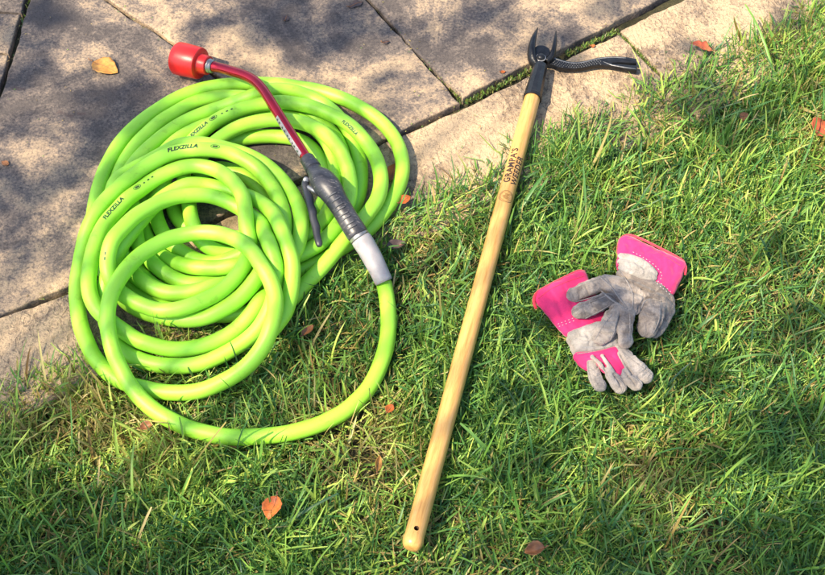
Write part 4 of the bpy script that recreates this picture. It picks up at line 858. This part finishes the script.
# ------------------------------------------------------------------ the tree that dapples the light (stands behind the photographer's left shoulder)
def shade_tree():
    r = np.random.default_rng(42); DIST = 3.3
    # where the ground lies in shade: photo pixel, radius (m), leaf share
    SH = [(35, 20, 0.07, 1.8), (25, 75, 0.05, 1.8), (118, 112, 0.08, 1.8), (80, 80, 0.04, 1.4), (150, 180, 0.08, 1.8), (15, 190, 0.07, 1.8), (60, 175, 0.04, 1.2), (60, 130, 0.03, 0.8), (215, 25, 0.05, 1.3), (265, 22, 0.09, 1.5), (335, 25, 0.08, 1.6), (238, 75, 0.04, 1.3), (172, 120, 0.05, 1.6), (20, 250, 0.03, 0.7), (100, 270, 0.04, 0.7), (480, 15, 0.064, 0.96), (540, 38, 0.056, 0.96), (610, 8, 0.056, 0.96), (705, 95, 0.06, 1.2), (690, 45, 0.03, 1.0), (785, 20, 0.05, 1.2), (205, 112, 0.06, 0.6), (280, 105, 0.09, 0.6), (345, 125, 0.08, 0.6), (383, 165, 0.05, 0.5), (330, 205, 0.08, 0.6), (275, 200, 0.05, 0.5), (225, 155, 0.06, 0.5), (300, 255, 0.05, 0.4), (742, 125, 0.07, 1.3), (800, 90, 0.05, 0.8), (40, 565, 0.11, 1.3), (150, 570, 0.1, 0.6), (20, 515, 0.07, 1.0), (540, 480, 0.06, 1.2), (530, 560, 0.06, 1.05), (610, 545, 0.09, 1.2), (700, 560, 0.09, 1.2), (790, 440, 0.08, 1.2), (805, 560, 0.12, 1.65), (720, 450, 0.05, 1.05), (790, 330, 0.06, 0.9), (598, 305, 0.07, 0.9), (650, 330, 0.07, 0.9), (620, 390, 0.05, 0.75), (340, 330, 0.05, 0.4), (545, 320, 0.05, 1.05), (700, 380, 0.05, 0.9), (690, 470, 0.06, 1.0), (640, 470, 0.05, 0.8), (770, 250, 0.05, 0.9), (520, 400, 0.04, 0.8), (430, 420, 0.04, 0.6), (480, 540, 0.03, 0.5), (40, 45, 0.05, 0.84), (190, 70, 0.035, 1.2), (140, 75, 0.03, 1.0), (95, 150, 0.05, 0.84), (300, 45, 0.06, 0.84), (395, 30, 0.04, 1.0), (440, 30, 0.05, 0.6), (575, 60, 0.03, 1.0), (380, 75, 0.03, 0.8), (20, 130, 0.04, 0.72)]
    V, F_, k = [], [], 0
    twigs = []
    for (px, py, rad, dens) in SH:
        c = np.array(G(px, py, 0)) + np.array(SUN) * (DIST + r.uniform(-.35, .35)); n = int(dens * rad * rad * 9000)
        twigs.append((c, rad))
        for _ in range(n):
            u = r.normal(0, 1, 3); u /= np.linalg.norm(u); p = c + u * rad * r.random() ** 0.45 * np.array([1, 1, 1.0])
            s = r.uniform(.016, .030); a = r.normal(0, 1, 3); a /= np.linalg.norm(a); b = np.cross(a, r.normal(0, 1, 3)); b /= np.linalg.norm(b)
            V += [p - a * s, p + b * s * .5, p + a * s, p - b * s * .5]; F_.append((k, k + 1, k + 2, k + 3)); k += 4
    root = thing('shade_tree', 'leafy tree standing outside the picture that dapples the light on the lawn', 'tree', (-3.9, -2.7, SOIL_Z))
    cen = np.mean([t[0] for t in twigs], axis=0)
    me = np_mesh('crown', V, F_); o = obj('crown', me, M['treeleaf'], root, smooth=False)
    base = np.array([-3.9, -2.7, SOIL_Z]); top = np.array([-3.7, -2.5, 3.0]); mid = (base + top) / 2 + np.array([.12, -.1, 0])
    bm = sweep('trunk', catmull([base, mid, top, top + np.array([.1, .1, 1.2])], .15), np.linspace(.16, .05, len(catmull([base, mid, top, top + np.array([.1, .1, 1.2])], .15))), 14)
    obj('trunk', bm, M['bark'], root)
    for c, rad in twigs:
        st = top + np.array([0, 0, r.uniform(-.7, .5)]); q = catmull([st, (st + c) / 2 + np.array([0, 0, .25]), c], .15)
        obj('branch', sweep('branch', q, np.linspace(.016, .002, len(q)), 8), M['bark'], root)
M['treeleaf'] = simple('tree leaf', (0.06, 0.12, 0.025), 0.5)
M['bark'] = simple('bark', (0.12, 0.09, 0.065), 0.9, vscale=30, var=.4, bmp=.8, bscale=60, bdist=.01)
shade_tree()
